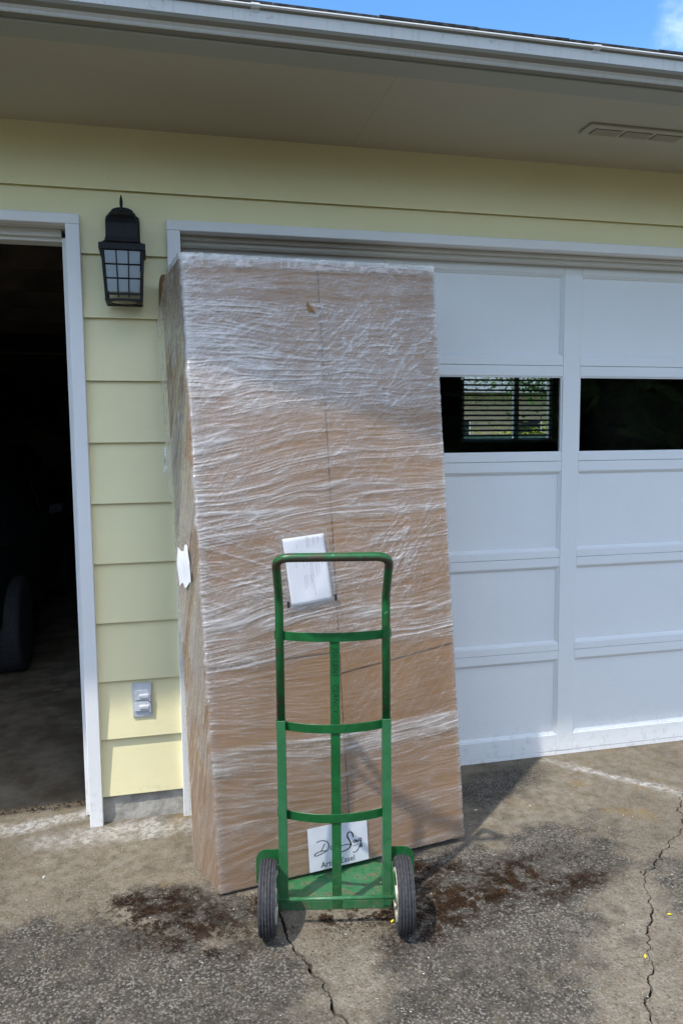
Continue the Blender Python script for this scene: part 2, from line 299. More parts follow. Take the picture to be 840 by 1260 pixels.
def concrete():
    a = NT('driveway_concrete'); P = a.n('ShaderNodeNewGeometry').outputs['Position']
    sx = a.n('ShaderNodeSeparateXYZ', {0: P}); X, Y = sx.outputs[0], sx.outputs[1]
    edge = a.noise(P, 3.2, 7, 0.62); edge2 = a.noise(P, 14, 6, 0.65)
    wob = a.math('ADD', a.math('MULTIPLY', a.math('SUBTRACT', edge, 0.5), 1.25), a.math('MULTIPLY', a.math('SUBTRACT', edge2, 0.5), 0.75))
    slow = a.math('MULTIPLY', a.math('SUBTRACT', a.noise(P, 1.7, 4, 0.6), 0.5), 1.3)
    wob = a.math('ADD', wob, slow)
    def ell(cx, cy, rx, ry, ang, soft=0.45):
        m = a.n('ShaderNodeMapping', {0: P, 1: (cx, cy, 0), 2: (0, 0, R_(ang)), 3: (rx, ry, 1e6)}, vector_type='TEXTURE').outputs[0]
        s2 = a.n('ShaderNodeSeparateXYZ', {0: m}); v = a.n('ShaderNodeCombineXYZ', {0: s2.outputs[0], 1: s2.outputs[1]}).outputs[0]
        l = a.n('ShaderNodeVectorMath', {0: v}, operation='LENGTH').outputs['Value']
        return a.mr(a.math('ADD', l, wob), 1 + soft * 0.5, 1 - soft * 0.5)
    def seg(ax, ay, bx, by, wd):
        L = math.hypot(bx - ax, by - ay); an = math.degrees(math.atan2(by - ay, bx - ax))
        m = a.n('ShaderNodeMapping', {0: P, 1: ((ax + bx) / 2, (ay + by) / 2, 0), 2: (0, 0, R_(an)), 3: (1, 1, 1)}, vector_type='TEXTURE').outputs[0]
        s2 = a.n('ShaderNodeSeparateXYZ', {0: m})
        dx = a.math('MAXIMUM', a.math('SUBTRACT', a.math('ABSOLUTE', s2.outputs[0]), L / 2), 0.0); dy = s2.outputs[1]
        d = a.math('POWER', a.math('ADD', a.math('MULTIPLY', dx, dx), a.math('MULTIPLY', dy, dy)), 0.5)
        d = a.math('ADD', d, a.math('MULTIPLY', a.math('SUBTRACT', edge2, 0.5), 0.08))
        return a.mr(d, wd, wd * 0.1)
    def mxx(*v):
        r = v[0]
        for x in v[1:]: r = a.math('MAXIMUM', r, x)
        return r
    # surface: fines and exposed aggregate
    fine = a.noise(P, 110, 5, 0.7); med = a.noise(P, 22, 6, 0.65)
    vor = a.n('ShaderNodeTexVoronoi', {'Vector': P, 'Scale': 118.0, 'Randomness': 1.0}); vr = vor.outputs['Color']; vd = vor.outputs['Distance']
    vs = a.n('ShaderNodeSeparateColor', {0: vr})
    base = a.mix(a.mr(a.noise(P, 1.8, 6, 0.6), 0.3, 0.7), C4((0.150, 0.124, 0.088)), C4((0.235, 0.204, 0.154)))
    base = a.mix(a.mr(med, 0.35, 0.7), base, C4((0.125, 0.10, 0.066)))
    och = a.math('MULTIPLY', a.mr(a.noise(P, 5.5, 5, 0.6), 0.56, 0.7), a.mr(Y, -0.75, -0.35))
    base = a.mix(a.math('MULTIPLY', och, 0.45), base, C4((0.26, 0.17, 0.05)))
    stone = a.mix(vs.outputs[0], C4((0.036, 0.030, 0.025)), C4((0.27, 0.25, 0.21)))
    stone = a.mix(a.math('MULTIPLY', a.mr(vs.outputs[1], 0.7, 0.9), 0.6), stone, C4((0.25, 0.155, 0.085)))
    expo = a.mr(a.math('ADD', Y, a.math('MULTIPLY', wob, 0.5)), -0.10, -1.0, 0.38, 0.85)
    spot = a.math('MULTIPLY', expo, a.mr(vd, 0.62, 0.30))
    base = a.mix(a.math('MULTIPLY', spot, 0.72), base, stone)
    spk0 = a.mr(a.noise(P, 120, 3, 0.65), 0.55, 0.60)
    base = a.mix(a.math('MULTIPLY', a.math('MULTIPLY', spk0, expo), 0.36), base, C4((0.36, 0.335, 0.285)))
    base = a.mix(a.mr(fine, 0.5, 0.78, 0, 0.45), base, C4((0.11, 0.095, 0.075)))
    # dark algae and oil staining
    dark = mxx(ell(1.52, -0.66, 0.40, 0.22, 40), ell(1.15, -1.02, 0.48, 0.25, 40), ell(0.95, -1.30, 0.38, 0.26, 30), ell(1.15, -0.62, 0.28, 0.16, 0),
               ell(-0.10, -0.86, 0.55, 0.24, -5), ell(0.28, -0.98, 0.30, 0.22, -20), ell(-0.05, -1.35, 0.8, 0.3, 0), ell(0.30, -0.62, 0.22, 0.10, -30), ell(1.90, -1.12, 0.16, 0.30, 0, 0.6), ell(1.62, -0.08, 0.24, 0.12, 30, 0.8), ell(0.3, -3.2, 3.2, 1.5, 0, 0.5))  # last ellipse: unseen patch added behind the camera to cut ground bounce
    blot = a.mr(a.math('ADD', a.math('MULTIPLY', edge2, 0.6), a.math('MULTIPLY', a.noise(P, 48, 5, 0.7), 0.5)), 0.44, 0.70, 1.0, 0.55)
    dk = a.math('MULTIPLY', dark, blot)
    spk = a.mr(a.noise(P, 120, 3, 0.65), 0.55, 0.60)
    dcol = a.mix(a.mr(fine, 0.38, 0.66), C4((0.013, 0.0118, 0.010)), C4((0.060, 0.054, 0.046)))
    dcol = a.mix(a.math('MULTIPLY', spk, a.mr(a.noise(P, 20, 4, 0.6), 0.35, 0.65, 0.15, 0.7)), dcol, C4((0.30, 0.28, 0.24)))
    dcol = a.mix(a.math('MULTIPLY', a.math('MULTIPLY', spot, a.mr(vs.outputs[2], 0.62, 0.85)), 0.7), dcol, C4((0.28, 0.265, 0.23)))
    col = a.mix(a.math('MULTIPLY', dk, 0.90), base, dcol)
    # thin general grime
    col = a.mix(a.mr(a.noise(P, 7.5, 7, 0.7), 0.50, 0.72, 0, 0.6), col, C4((0.055, 0.046, 0.034)))
    # white efflorescence by the pillar and along the sealed joint
    wpat = a.mr(a.noise(P, 8, 5, 0.65), 0.36, 0.62, 0.25, 1.0)
    white = mxx(ell(0.06, -0.10, 0.30, 0.085, 0, 0.7), seg(1.90, 0.08, 2.29, -0.33, 0.040), seg(2.29, -0.33, 2.9, -0.6, 0.07), ell(-0.32, 0.04, 0.3, 0.05, 10, 0.7))
    col = a.mix(a.math('MULTIPLY', a.math('MULTIPLY', white, wpat), a.mr(a.noise(P, 42, 5, 0.7), 0.36, 0.62, 0.10, 0.72)), col, C4((0.56, 0.55, 0.52)))
    # brown moss film
    moss = mxx(ell(1.20, -0.77, 0.40, 0.15, 20), ell(0.82, -0.77, 0.26, 0.08, 0), ell(0.24, -0.66, 0.28, 0.14, -30), ell(1.5, -0.80, 0.2, 0.08, 10), ell(1.06, -0.64, 0.18, 0.10, 0))
    mb = a.math('MULTIPLY', moss, a.mr(a.math('ADD', a.math('MULTIPLY', edge2, 0.5), a.math('MULTIPLY', a.noise(P, 60, 5, 0.7), 0.5)), 0.485, 0.56))
    col = a.mix(a.math('MULTIPLY', mb, 0.92), col, C4((0.022, 0.0105, 0.005)))
    h = a.math('ADD', a.math('MULTIPLY', spot, 0.5), a.math('ADD', fine, a.math('MULTIPLY', mb, 0.8)))
    nr = a.bump(med, 0.25, 0.012); nr = a.bump(h, 0.75, 0.004, nr)
    a.bsdf(col, 0.88, nr, 0.25); return a.m
CONC = concrete()
FOUND = simple('foundation_concrete', (0.42, 0.40, 0.35), 0.9, 0.25, 14, 0.6, 90, c2=(0.24, 0.225, 0.19))
def gfloor():
    a = NT('garage_floor_concrete'); P = a.pos()
    col = a.mix(a.mr(a.noise(P, 5, 7, 0.65), 0.35, 0.7), C4((0.12, 0.088, 0.054)), C4((0.25, 0.20, 0.135)))
    col = a.mix(a.mr(a.noise(a.pos((1, 3, 1)), 6, 4, 0.6), 0.64, 0.72, 0, 0.6), col, C4((0.33, 0.32, 0.29)))
    a.bsdf(col, 0.8, a.bump(a.noise(P, 80, 4), 0.2, 0.003), 0.25); return a.m
GFLOOR = gfloor()

def cardboard():
    a = NT('kraft_cardboard'); p = a.pos(); fl = a.pos((1.5, 1.5, 40))
    n = a.noise(p, 5, 5); f = a.noise(fl, 12, 4)
    col = a.mix(a.mr(n, 0.3, 0.7), C4((0.255, 0.138, 0.057)), C4((0.315, 0.176, 0.077)))
    col = a.mix(a.mr(f, 0.4, 0.75, 0, 0.25), col, C4((0.25, 0.14, 0.062)))
    a.bsdf(col, 0.75, a.bump(f, 0.1, 0.003), 0.25); return a.m
KRAFT = cardboard()
def film_mat():
    a = NT('stretch_film'); p = a.pos()
    d = a.n('ShaderNodeAttribute', attribute_name='layers').outputs['Fac']
    al = a.math('MULTIPLY', d, 0.76, clamp=True)
    df = a.n('ShaderNodeBsdfDiffuse', {'Color': (0.66, 0.615, 0.56, 1), 'Roughness': 0.2}).outputs[0]
    trn = a.n('ShaderNodeBsdfTranslucent', {'Color': (0.80, 0.79, 0.78, 1)}).outputs[0]
    haze = a.n('ShaderNodeMixShader', {0: 0.14, 1: df, 2: trn}).outputs[0]
    sheen = a.n('ShaderNodeBsdfGlossy', {'Color': (0.92, 0.90, 0.88, 1), 'Roughness': 0.42}).outputs[0]
    haze = a.n('ShaderNodeMixShader', {0: 0.32, 1: haze, 2: sheen}).outputs[0]
    clr = a.n('ShaderNodeBsdfTransparent', {'Color': (0.985, 0.98, 0.975, 1)}).outputs[0]
    b1 = a.n('ShaderNodeMixShader', {0: al, 1: clr, 2: haze}).outputs[0]
    fz = a.noise(a.pos((9, 9, 150), rot=(0, R_(4), 0)), 1.0, 4, 0.7); fy = a.noise(a.pos((40, 40, 90), rot=(0, R_(38), 0)), 1.0, 3, 0.6)
    nr = a.bump(fz, 0.8, 0.005); nr = a.bump(fy, 0.35, 0.004, nr)
    gl = a.n('ShaderNodeBsdfGlossy', {'Color': (1, 1, 1, 1), 'Roughness': 0.13, 'Normal': nr}).outputs[0]
    fr = a.n('ShaderNodeFresnel', {0: a.mr(a.n('ShaderNodeNewGeometry').outputs['Backfacing'], 0, 1, 1.42, 1 / 1.42, False)}).outputs[0]
    fr = a.math('MULTIPLY', fr, a.math('ADD', 1.0, a.math('MULTIPLY', d, 0.9)), clamp=True)
    a.link(a.n('ShaderNodeMixShader', {0: fr, 1: b1, 2: gl}).outputs[0]); return a.m
FILM = film_mat()
def tail_mat():
    a = NT('bunched_film'); d = a.n('ShaderNodeBsdfDiffuse', {0: (0.7, 0.69, 0.66, 1)}).outputs[0]; t = a.n('ShaderNodeBsdfTransparent').outputs[0]; g = a.n('ShaderNodeBsdfGlossy', {1: 0.2}).outputs[0]
    a.link(a.n('ShaderNodeMixShader', {0: 0.1, 1: a.n('ShaderNodeMixShader', {0: a.mr(a.noise(a.pos((20, 20, 80)), 2, 4, 0.6), 0.4, 0.65, 0.1, 0.6), 1: t, 2: d}).outputs[0], 2: g}).outputs[0]); return a.m
FILMT = tail_mat()
PAPER = simple('white_paper', (0.82, 0.83, 0.86), 0.7, 0.02, 6, 0.1, 12)
LABELW = simple('printed_label_white', (0.62, 0.635, 0.67), 0.55, 0.03, 20, 0.03, 60)
def glass_mat(name, tint=(1, 1, 1), rough=0.0, ior=1.45):
    a = NT(name)
    t = a.n('ShaderNodeBsdfTransparent', {0: C4(tint)}).outputs[0]; g = a.n('ShaderNodeBsdfGlossy', {0: (1, 1, 1, 1), 1: rough}).outputs[0]
    f = a.n('ShaderNodeFresnel', {0: a.mr(a.n('ShaderNodeNewGeometry').outputs['Backfacing'], 0, 1, ior, 1 / ior, False)}).outputs[0]
    a.link(a.n('ShaderNodeMixShader', {0: f, 1: t, 2: g}).outputs[0]); return a.m
GLASS = glass_mat('window_glass', (0.90, 0.92, 0.91))
def frost():
    a = NT('frosted_glass')
    d = a.n('ShaderNodeBsdfDiffuse', {0: (0.36, 0.40, 0.42, 1)}).outputs[0]; tl = a.n('ShaderNodeBsdfTranslucent', {0: (0.5, 0.54, 0.57, 1)}).outputs[0]
    t = a.n('ShaderNodeBsdfTransparent', {0: (0.9, 0.92, 0.93, 1)}).outputs[0]; g = a.n('ShaderNodeBsdfGlossy', {0: (1, 1, 1, 1), 1: 0.25}).outputs[0]
    m = a.n('ShaderNodeMixShader', {0: 0.5, 1: d, 2: tl}).outputs[0]; m = a.n('ShaderNodeMixShader', {0: 0.45, 1: m, 2: t}).outputs[0]
    a.link(a.n('ShaderNodeMixShader', {0: 0.08, 1: m, 2: g}).outputs[0]); return a.m
FROST = frost()
BULB = simple('white_bulb', (0.75, 0.80, 0.88), 0.3, 0.02, 10, 0, 10)
CARP = simple('dark_car_paint', (0.010, 0.011, 0.013), 0.45, 0.1, 5, 0.0, 10, spec=0.3)
CARG = simple('dark_car_glass', (0.008, 0.009, 0.010), 0.3, 0.1, 5, 0.0, 10, spec=0.2)
ALLOY = simple('alloy_rim', (0.08, 0.08, 0.085), 0.5, 0.1, 20, 0.0, 10, metal=0.8)
GRASS = simple('grass', (0.07, 0.12, 0.025), 0.95, 0.35, 3, 0.6, 60, c2=(0.035, 0.065, 0.012))
LEAFM = simple('tree_leaves', (0.075, 0.16, 0.022), 0.6, 0.3, 9, 0.1, 60, c2=(0.035, 0.08, 0.012))
HEDGEM = simple('yellow_green_shrub', (0.30, 0.33, 0.02), 0.7, 0.2, 12, 0.1, 60, c2=(0.16, 0.2, 0.015))
BARK = simple('bark', (0.06, 0.045, 0.035), 0.95, 0.4, 20, 0.8, 60, (1, 1, 0.3))
FENCEM = simple('green_fence_paint', (0.05, 0.10, 0.08), 0.7, 0.2, 8, 0.2, 40)
BEIGE = simple('beige_stucco', (0.42, 0.32, 0.21), 0.9, 0.08, 3, 0.3, 60)
ROOFB = simple('grey_roof', (0.22, 0.24, 0.26), 0.9, 0.2, 6, 0.4, 40)
BROWNW = simple('brown_shed_wood', (0.07, 0.04, 0.028), 0.9, 0.25, 6, 0.3, 40, (1, 1, 4))
MOSSM = simple('brown_moss', (0.048, 0.019, 0.007), 1.0, 0.4, 30, 0.2, 100, c2=(0.014, 0.006, 0.0026))
MOSSO = simple('ochre_moss', (0.085, 0.048, 0.010), 1.0, 0.3, 30, 0.2, 100, c2=(0.035, 0.02, 0.005))
CHIPM = simple('pale_chips', (0.55, 0.53, 0.47), 0.8, 0.3, 200, 0.0, 100)
PETALM = simple('yellow_petal', (0.75, 0.60, 0.02), 0.6, 0.1, 60, 0.0, 100)

# ------------------------------------------------------------------ mesh helpers
def link_mesh(name, bm, mats, parent=None, smooth=False, bevel=0.0, seg=1):
    if bevel > 0:
        bmesh.ops.bevel(bm, geom=list(bm.edges), offset=bevel, segments=seg, affect='EDGES', clamp_overlap=True)
    bmesh.ops.recalc_face_normals(bm, faces=bm.faces)
    me = bpy.data.meshes.new(name); bm.to_mesh(me); bm.free()
    if not isinstance(mats, (list, tuple)): mats = [mats]
    for m in mats: me.materials.append(m)
    if smooth: me.polygons.foreach_set('use_smooth', [True] * len(me.polygons))
    o = bpy.data.objects.new(name, me); COL.objects.link(o)
    if parent is not None: o.parent = parent
    return o
def bx(bm, x0, x1, y0, y1, z0, z1, mat=0):
    v = [bm.verts.new(p) for p in ((x0, y0, z0), (x1, y0, z0), (x1, y1, z0), (x0, y1, z0), (x0, y0, z1), (x1, y0, z1), (x1, y1, z1), (x0, y1, z1))]
    for f in ((0, 3, 2, 1), (4, 5, 6, 7), (0, 1, 5, 4), (1, 2, 6, 5), (2, 3, 7, 6), (3, 0, 4, 7)):
        bm.faces.new([v[i] for i in f]).material_index = mat
def box(name, x0, x1, y0, y1, z0, z1, mat, parent=None, bevel=0.0, seg=1):
    bm = bmesh.new(); bx(bm, x0, x1, y0, y1, z0, z1); return link_mesh(name, bm, mat, parent, bevel=bevel, seg=seg)
def hexa(name, pts, mat, parent=None, bevel=0.0, seg=1):
    bm = bmesh.new(); v = [bm.verts.new(p) for p in pts]
    for f in ((0, 3, 2, 1), (4, 5, 6, 7), (0, 1, 5, 4), (1, 2, 6, 5), (2, 3, 7, 6), (3, 0, 4, 7)): bm.faces.new([v[i] for i in f])
    return link_mesh(name, bm, mat, parent, bevel=bevel, seg=seg)
def extr(bm, prof, axis_fn, a0, a1):
    """extrude a closed 2-D profile between two stations; axis_fn(a, p) -> xyz"""
    A = [bm.verts.new(axis_fn(a0, p)) for p in prof]; B = [bm.verts.new(axis_fn(a1, p)) for p in prof]
    n = len(prof)
    for i in range(n): bm.faces.new((A[i], A[(i + 1) % n], B[(i + 1) % n], B[i]))
    bm.faces.new(A[::-1]); bm.faces.new(B)
def tube(bm, pts, r, n=14, caps=True):
    pts = [Vector(p) for p in pts]; rings = []
    up = Vector((0.31, 0.17, 0.93))
    prevx = None
    for i, p in enumerate(pts):
        d = (pts[min(i + 1, len(pts) - 1)] - pts[max(i - 1, 0)]).normalized()
        x = (prevx - d * prevx.dot(d)) if prevx is not None else d.cross(up)
        x.normalize(); y = d.cross(x); prevx = x
        rr = r[i] if isinstance(r, (list, tuple)) else r
        rings.append([bm.verts.new(p + (x * math.cos(2 * math.pi * k / n) + y * math.sin(2 * math.pi * k / n)) * rr) for k in range(n)])
    for a, b in zip(rings, rings[1:]):
        for k in range(n): bm.faces.new((a[k], a[(k + 1) % n], b[(k + 1) % n], b[k]))
    if caps: bm.faces.new(rings[0][::-1]); bm.faces.new(rings[-1])
def lathe(bm, prof, n=24, axis='Z', org=(0, 0, 0)):
    """prof: (radius, height) list"""
    rings = []
    for r, h in prof:
        ring = []
        for k in range(n):
            c, s = math.cos(2 * math.pi * k / n) * r, math.sin(2 * math.pi * k / n) * r
            p = (c, s, h) if axis == 'Z' else ((h, c, s) if axis == 'X' else (c, h, s))
            ring.append(bm.verts.new(Vector(p) + Vector(org)))
        rings.append(ring)
    for a, b in zip(rings, rings[1:]):
        for k in range(n): bm.faces.new((a[k], a[(k + 1) % n], b[(k + 1) % n], b[k]))
    bm.faces.new(rings[0][::-1]); bm.faces.new(rings[-1])
def fillet(pts, rad, n=7):
    pts = [Vector(p) for p in pts]; out = [pts[0]]
    for a, b, c in zip(pts, pts[1:], pts[2:]):
        u = (a - b).normalized(); v = (c - b).normalized(); ang = u.angle(v)
        t = min(rad / math.tan(ang / 2), (a - b).length * 0.49, (c - b).length * 0.49); p0, p1 = b + u * t, b + v * t
        for i in range(n + 1):
            s = i / n; out.append((1 - s) ** 2 * p0 + 2 * s * (1 - s) * b + s * s * p1)
    out.append(pts[-1]); return out
def thing(name, label, cat, loc=(0, 0, 0), group=None, rz=0.0):
    o = bpy.data.objects.new(name, None); COL.objects.link(o); o.location = loc; o.rotation_euler = (0, 0, rz); o.empty_display_size = 0.1
    return tag(o, label, cat, group)
def tag(o, label, cat, group=None):
    o['label'] = label; o['category'] = cat
    if group: o['group'] = group
    return o
def struct(o): o['kind'] = 'structure'; return o
def text_mesh(name, s, size, mat, parent, matrix, shear=0.0, space=1.0, thick=0.0004, xs=1.0):
    cu = bpy.data.curves.new(name, 'FONT'); cu.body = s; cu.size = size; cu.shear = shear; cu.space_character = space; cu.align_x = 'CENTER'; cu.align_y = 'CENTER'; cu.extrude = thick / 2
    cu.resolution_u = 3
    t = bpy.data.objects.new('text_source', cu); COL.objects.link(t)
    bpy.context.view_layer.update()
    me = bpy.data.meshes.new_from_object(t.evaluated_get(bpy.context.evaluated_depsgraph_get()))
    bpy.data.objects.remove(t)
    me.name = name; me.transform(matrix @ Matrix.Scale(xs, 4, (1, 0, 0))); me.materials.clear(); me.materials.append(mat)
    o = bpy.data.objects.new(name, me); COL.objects.link(o); o.parent = parent; return o

# ------------------------------------------------------------------ ground
GS = 0.02
def gz(y): return GS * y
def G(x, y):                                            # a sight line point on level ground moved to the sloping drive
    for _ in range(3):
        k = (CAM.z - gz(CAM.y + (y - CAM.y))) / CAM.z
        px, py = CAM.x + (x - CAM.x) * k, CAM.y + (y - CAM.y) * k
    return px, py
def jitter(pts, amp, lev, rnd):
    pts = [Vector((p[0], p[1])) for p in pts]
    for l in range(lev):
        o = [pts[0]]
        for a, b in zip(pts, pts[1:]):
            L = (b - a).length; n = Vector((-(b - a).y, (b - a).x)).normalized() if L > 1e-6 else Vector((0, 0))
            o += [(a + b) / 2 + n * rnd.uniform(-1, 1) * min(amp, L * 0.32), b]
        pts = o; amp *= 0.6
    return pts
rc = random.Random(5)
crackR = jitter([G(*p) for p in [(2.30, -0.335), (2.242, -0.406), (2.16, -0.48), (2.16, -0.53), (2.025, -0.646), (1.92, -0.72), (1.84, -0.793), (1.755, -0.86), (1.69, -0.971), (1.582, -1.109), (1.535, -1.19), (1.465, -1.29), (1.385, -1.419)]] + [(1.22, -2.0), (1.1, -3.5), (0.9, -4.6)], 0.017, 4, rc)
joint = jitter([G(1.90, 0.16), G(1.90, 0.091), G(2.125, -0.142), G(2.30, -0.335)], 0.010, 4, rc)
crackC = jitter([(0.47, 0.16), (0.50, -0.30), G(0.535, -0.62), G(0.55, -0.744), G(0.562, -0.924), G(0.594, -1.036), G(0.621, -1.123), G(0.642, -1.217), (0.70, -1.6), (0.72, -2.6), (0.85, -4.6)], 0.016, 4, rc)
def offs(pts, wfn):
    out = []
    for i, p in enumerate(pts):
        d = (pts[min(i + 1, len(pts) - 1)] - pts[max(i - 1, 0)]).normalized(); n = Vector((-d.y, d.x))
        out.append(p + n * wfn(p))
    return out
drive = bpy.data.objects.new('driveway', None); COL.objects.link(drive); struct(drive)
def slab(poly, depth=0.09):
    bm = bmesh.new()
    clean = [poly[0]]
    for p in poly[1:]:
        if (p - clean[-1]).length > 0.002: clean.append(p)
    v = [bm.verts.new((p.x, p.y, gz(p.y))) for p in clean]
    f = bm.faces.new(v)
    r = bmesh.ops.extrude_face_region(bm, geom=[f])
    for x in r['geom']:
        if isinstance(x, bmesh.types.BMVert): x.co.z -= depth
    bmesh.ops.recalc_face_normals(bm, faces=bm.faces)
    top = [f for f in bm.faces if f.normal.z > 0.9]
    eds = list({e for f in top for e in f.edges})
    bmesh.ops.triangulate(bm, faces=[f for f in bm.faces if len(f.verts) > 4])
    return link_mesh('slab', bm, CONC, drive)
wR = lambda p: (0.0014 + 0.0022 * (0.5 + 0.5 * math.sin(p.y * 23))) if p.y < -0.40 else 0.0016
wJ = lambda p: 0.0010
wC = lambda p: 0.0015 + 0.0032 * max(0, 1 - abs(p.y + 0.95) / 0.6) + 0.0015 * math.sin(p.y * 31)
XL, XR, YN, YF = -3.6, 6.4, 0.15, -4.6
L1 = offs(crackC, lambda p: -wC(p)); L2 = offs(crackC, wC)
chainR = joint + crackR[1:]
wRJ = lambda p: wJ(p) if p.y > -0.34 else wR(p)
R1 = offs(chainR, lambda p: -wRJ(p)); R2 = offs(chainR, wRJ)
V2 = lambda x, y: Vector((x, y))
slab([V2(XL, YN)] + L1 + [V2(XL, YF)])
slab(L2 + R1[::-1])
slab(R2 + [V2(XR, YF), V2(XR, YN)])
struct(box('crack_soil', XL, XR, YF, YN, gz(YF) - 0.35, gz(YF) - 0.3, SOIL))   # deep fill
bm = bmesh.new()
for c in (crackC, chainR):                              # soil lying in the cracks
    A = offs(c, lambda p: -0.03); B = offs(c, lambda p: 0.03)
    va = [bm.verts.new((p.x, p.y, gz(p.y) - 0.022)) for p in A]; vb = [bm.verts.new((p.x, p.y, gz(p.y) - 0.022)) for p in B]
    for i in range(len(va) - 1): bm.faces.new((va[i], va[i + 1], vb[i + 1], vb[i]))
so_ = link_mesh('soil', bm, SOIL); so_['kind'] = 'structure'
bm = bmesh.new(); N_ = 24; RR = 1500
v = [bm.verts.new((RR * math.cos(2 * math.pi * k / N_), RR * math.sin(2 * math.pi * k / N_), -0.55)) for k in range(N_)]; bm.faces.new(v)
struct(link_mesh('lawn', bm, GRASS))
struct(box('garage_floor', -3.2, 5.85, 0.155, 6.55, -0.3, 0.012, GFLOOR))
# crumbled dirt along the open bay's threshold
bm = bmesh.new()
for k in range(700):
    x = rng.uniform(-1.2, -0.07); y = 0.148 + 0.03 * x * 0 + rng.normal(0, 0.012); s = rng.uniform(0.002, 0.006)
    c = Vector((x, y, 0.012 + rng.uniform(0, 0.006)))
    tv = [bm.verts.new(c + Vector(rng.uniform(-s, s, 3))) for _ in range(4)]
    for f in ((0, 1, 2), (0, 2, 3), (0, 3, 1), (1, 3, 2)): bm.faces.new([tv[i] for i in f])
dl = link_mesh('threshold_dirt', bm, SOIL); dl['kind'] = 'stuff'

# ------------------------------------------------------------------ house
house = thing('garage_building', 'pale yellow garage with lap siding, white trimmed bays and a wide eave', 'garage', (0, 0, 0))
ZL0, EXP, ZS = 2.371, 0.2266, 2.593
XA, XB = -0.02, 0.281                                  # siding strip between the two casings
WX0, WX1 = -3.4, 6.2
YELB = paint('deep_yellow_edge', (0.42, 0.36, 0.10), (0.25, 0.21, 0.07), 0.3)  # darker, stronger yellow for the bottom edge of each board
def lap_bm(bm, x0, x1, zb, zt, zlap):
    """clapboard: face leans back towards its top, thick butt at the bottom"""
    f = lambda z: -0.010 + 0.017 * min(1, (z - zlap) / 0.235)
    prof = [(f(zb), zb), (f(zb) + 0.013, zb), (0.0125, zt), (f(zt), zt)]
    if f(zb) > 0.003: prof[1] = (0.0122, zb)
    n0 = len(bm.faces); extr(bm, prof, lambda a, p: (a, p[0], p[1]), x0, x1)
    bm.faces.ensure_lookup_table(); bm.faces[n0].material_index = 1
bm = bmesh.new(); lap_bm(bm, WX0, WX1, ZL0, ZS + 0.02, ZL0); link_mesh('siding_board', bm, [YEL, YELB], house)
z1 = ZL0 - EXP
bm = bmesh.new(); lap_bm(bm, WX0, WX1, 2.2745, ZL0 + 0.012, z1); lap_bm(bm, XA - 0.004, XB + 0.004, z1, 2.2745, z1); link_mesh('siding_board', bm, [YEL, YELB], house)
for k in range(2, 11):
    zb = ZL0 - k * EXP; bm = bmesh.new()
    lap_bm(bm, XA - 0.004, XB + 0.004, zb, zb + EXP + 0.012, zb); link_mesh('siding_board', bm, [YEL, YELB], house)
box('wall_sheathing', XA - 0.01, XB + 0.01, 0.0130, 0.14, 0.105, 2.278, DARKWOOD, house)
box('wall_sheathing', WX0, WX1, 0.0130, 0.14, 2.279, ZS + 0.02, DARKWOOD, house)
box('wall_sheathing', 5.27, WX1, 0.0130, 0.14, -0.1, 2.278, DARKWOOD, house)
box('wall_sheathing', WX0, -2.62, 0.0130, 0.14, -0.1, 2.278, DARKWOOD, house)
box('siding_board', 5.27, WX1, 0.0, 0.012, 0.1, 2.274, YEL, house); box('siding_board', WX0, -2.62, 0.0, 0.012, 0.1, 2.274, YEL, house)
# foundation stub with a rough face
bm = bmesh.new(); nx, nz = 40, 16
gv = [[bm.verts.new((XA - 0.03 + (XB - XA + 0.06) * i / nx, -0.003 + rng.normal(0, 0.0012) + 0.012 * (j / nz), -0.05 + 0.172 * j / nz)) for i in range(nx + 1)] for j in range(nz + 1)]
for j in range(nz):
    for i in range(nx): bm.faces.new((gv[j][i], gv[j][i + 1], gv[j + 1][i + 1], gv[j + 1][i]))
link_mesh('foundation_wall', bm, FOUND, house, smooth=True)
box('foundation_core', XA - 0.03, XB + 0.03, 0.03, 0.14, -0.1, 0.118, FOUND, house)
# casings
box('door_casing', -0.069, -0.020, -0.030, 0.013, -0.016, 2.2400, WHITE, house, 0.0025)
box('door_casing', -2.62, -0.020, -0.0305, 0.013, 2.2405, 2.2765, WHITEH, house, 0.0025)
box('door_casing', -2.62, -2.57, -0.030, 0.013, 0.0, 2.240, WHITE, house, 0.0025)
box('door_casing', 0.282, 0.331, -0.030, 0.013, -0.016, 2.2360, WHITE, house, 0.0025)
box('door_casing', 0.282, 5.27, -0.0305, 0.013, 2.2365, 2.2735, WHITEH, house, 0.0025)
box('door_casing', 5.22, 5.27, -0.030, 0.013, 0.0, 2.236, WHITE, house, 0.0025)
# jambs and stops of both bays
box('door_jamb', -0.0655, -0.0595, 0.0135, 0.15, 0.0, 2.243, CASEJ, house)
box('door_jamb', -0.0895, -0.066, 0.055, 0.15, 0.008, 2.21, WHITE, house, 0.002)
box('door_jamb', -2.57, -0.0665, 0.0135, 0.15, 2.2415, 2.262, CASEJ, house)
box('door_stop', -2.57, -0.091, 0.055, 0.075, 2.213, 2.241, CASEJ, house, 0.002)
box('door_stop', -2.57, -0.091, 0.0755, 0.15, 2.200, 2.2405, CASEJ, house, 0.002)
box('door_jamb', 0.3285, 0.333, 0.0135, 0.16, 0.0, 2.236, CASEJ, house)
box('door_jamb', 0.336, 5.219, 0.0135, 0.16, 2.2375, 2.26, CASEJ, house)
box('door_stop', 0.336, 5.219, 0.038, 0.066, 2.2235, 2.237, CASEJ, house, 0.002)
box('door_stop', 0.336, 5.219, 0.0665, 0.114, 2.2085, 2.2365, CASEJ, house, 0.003)
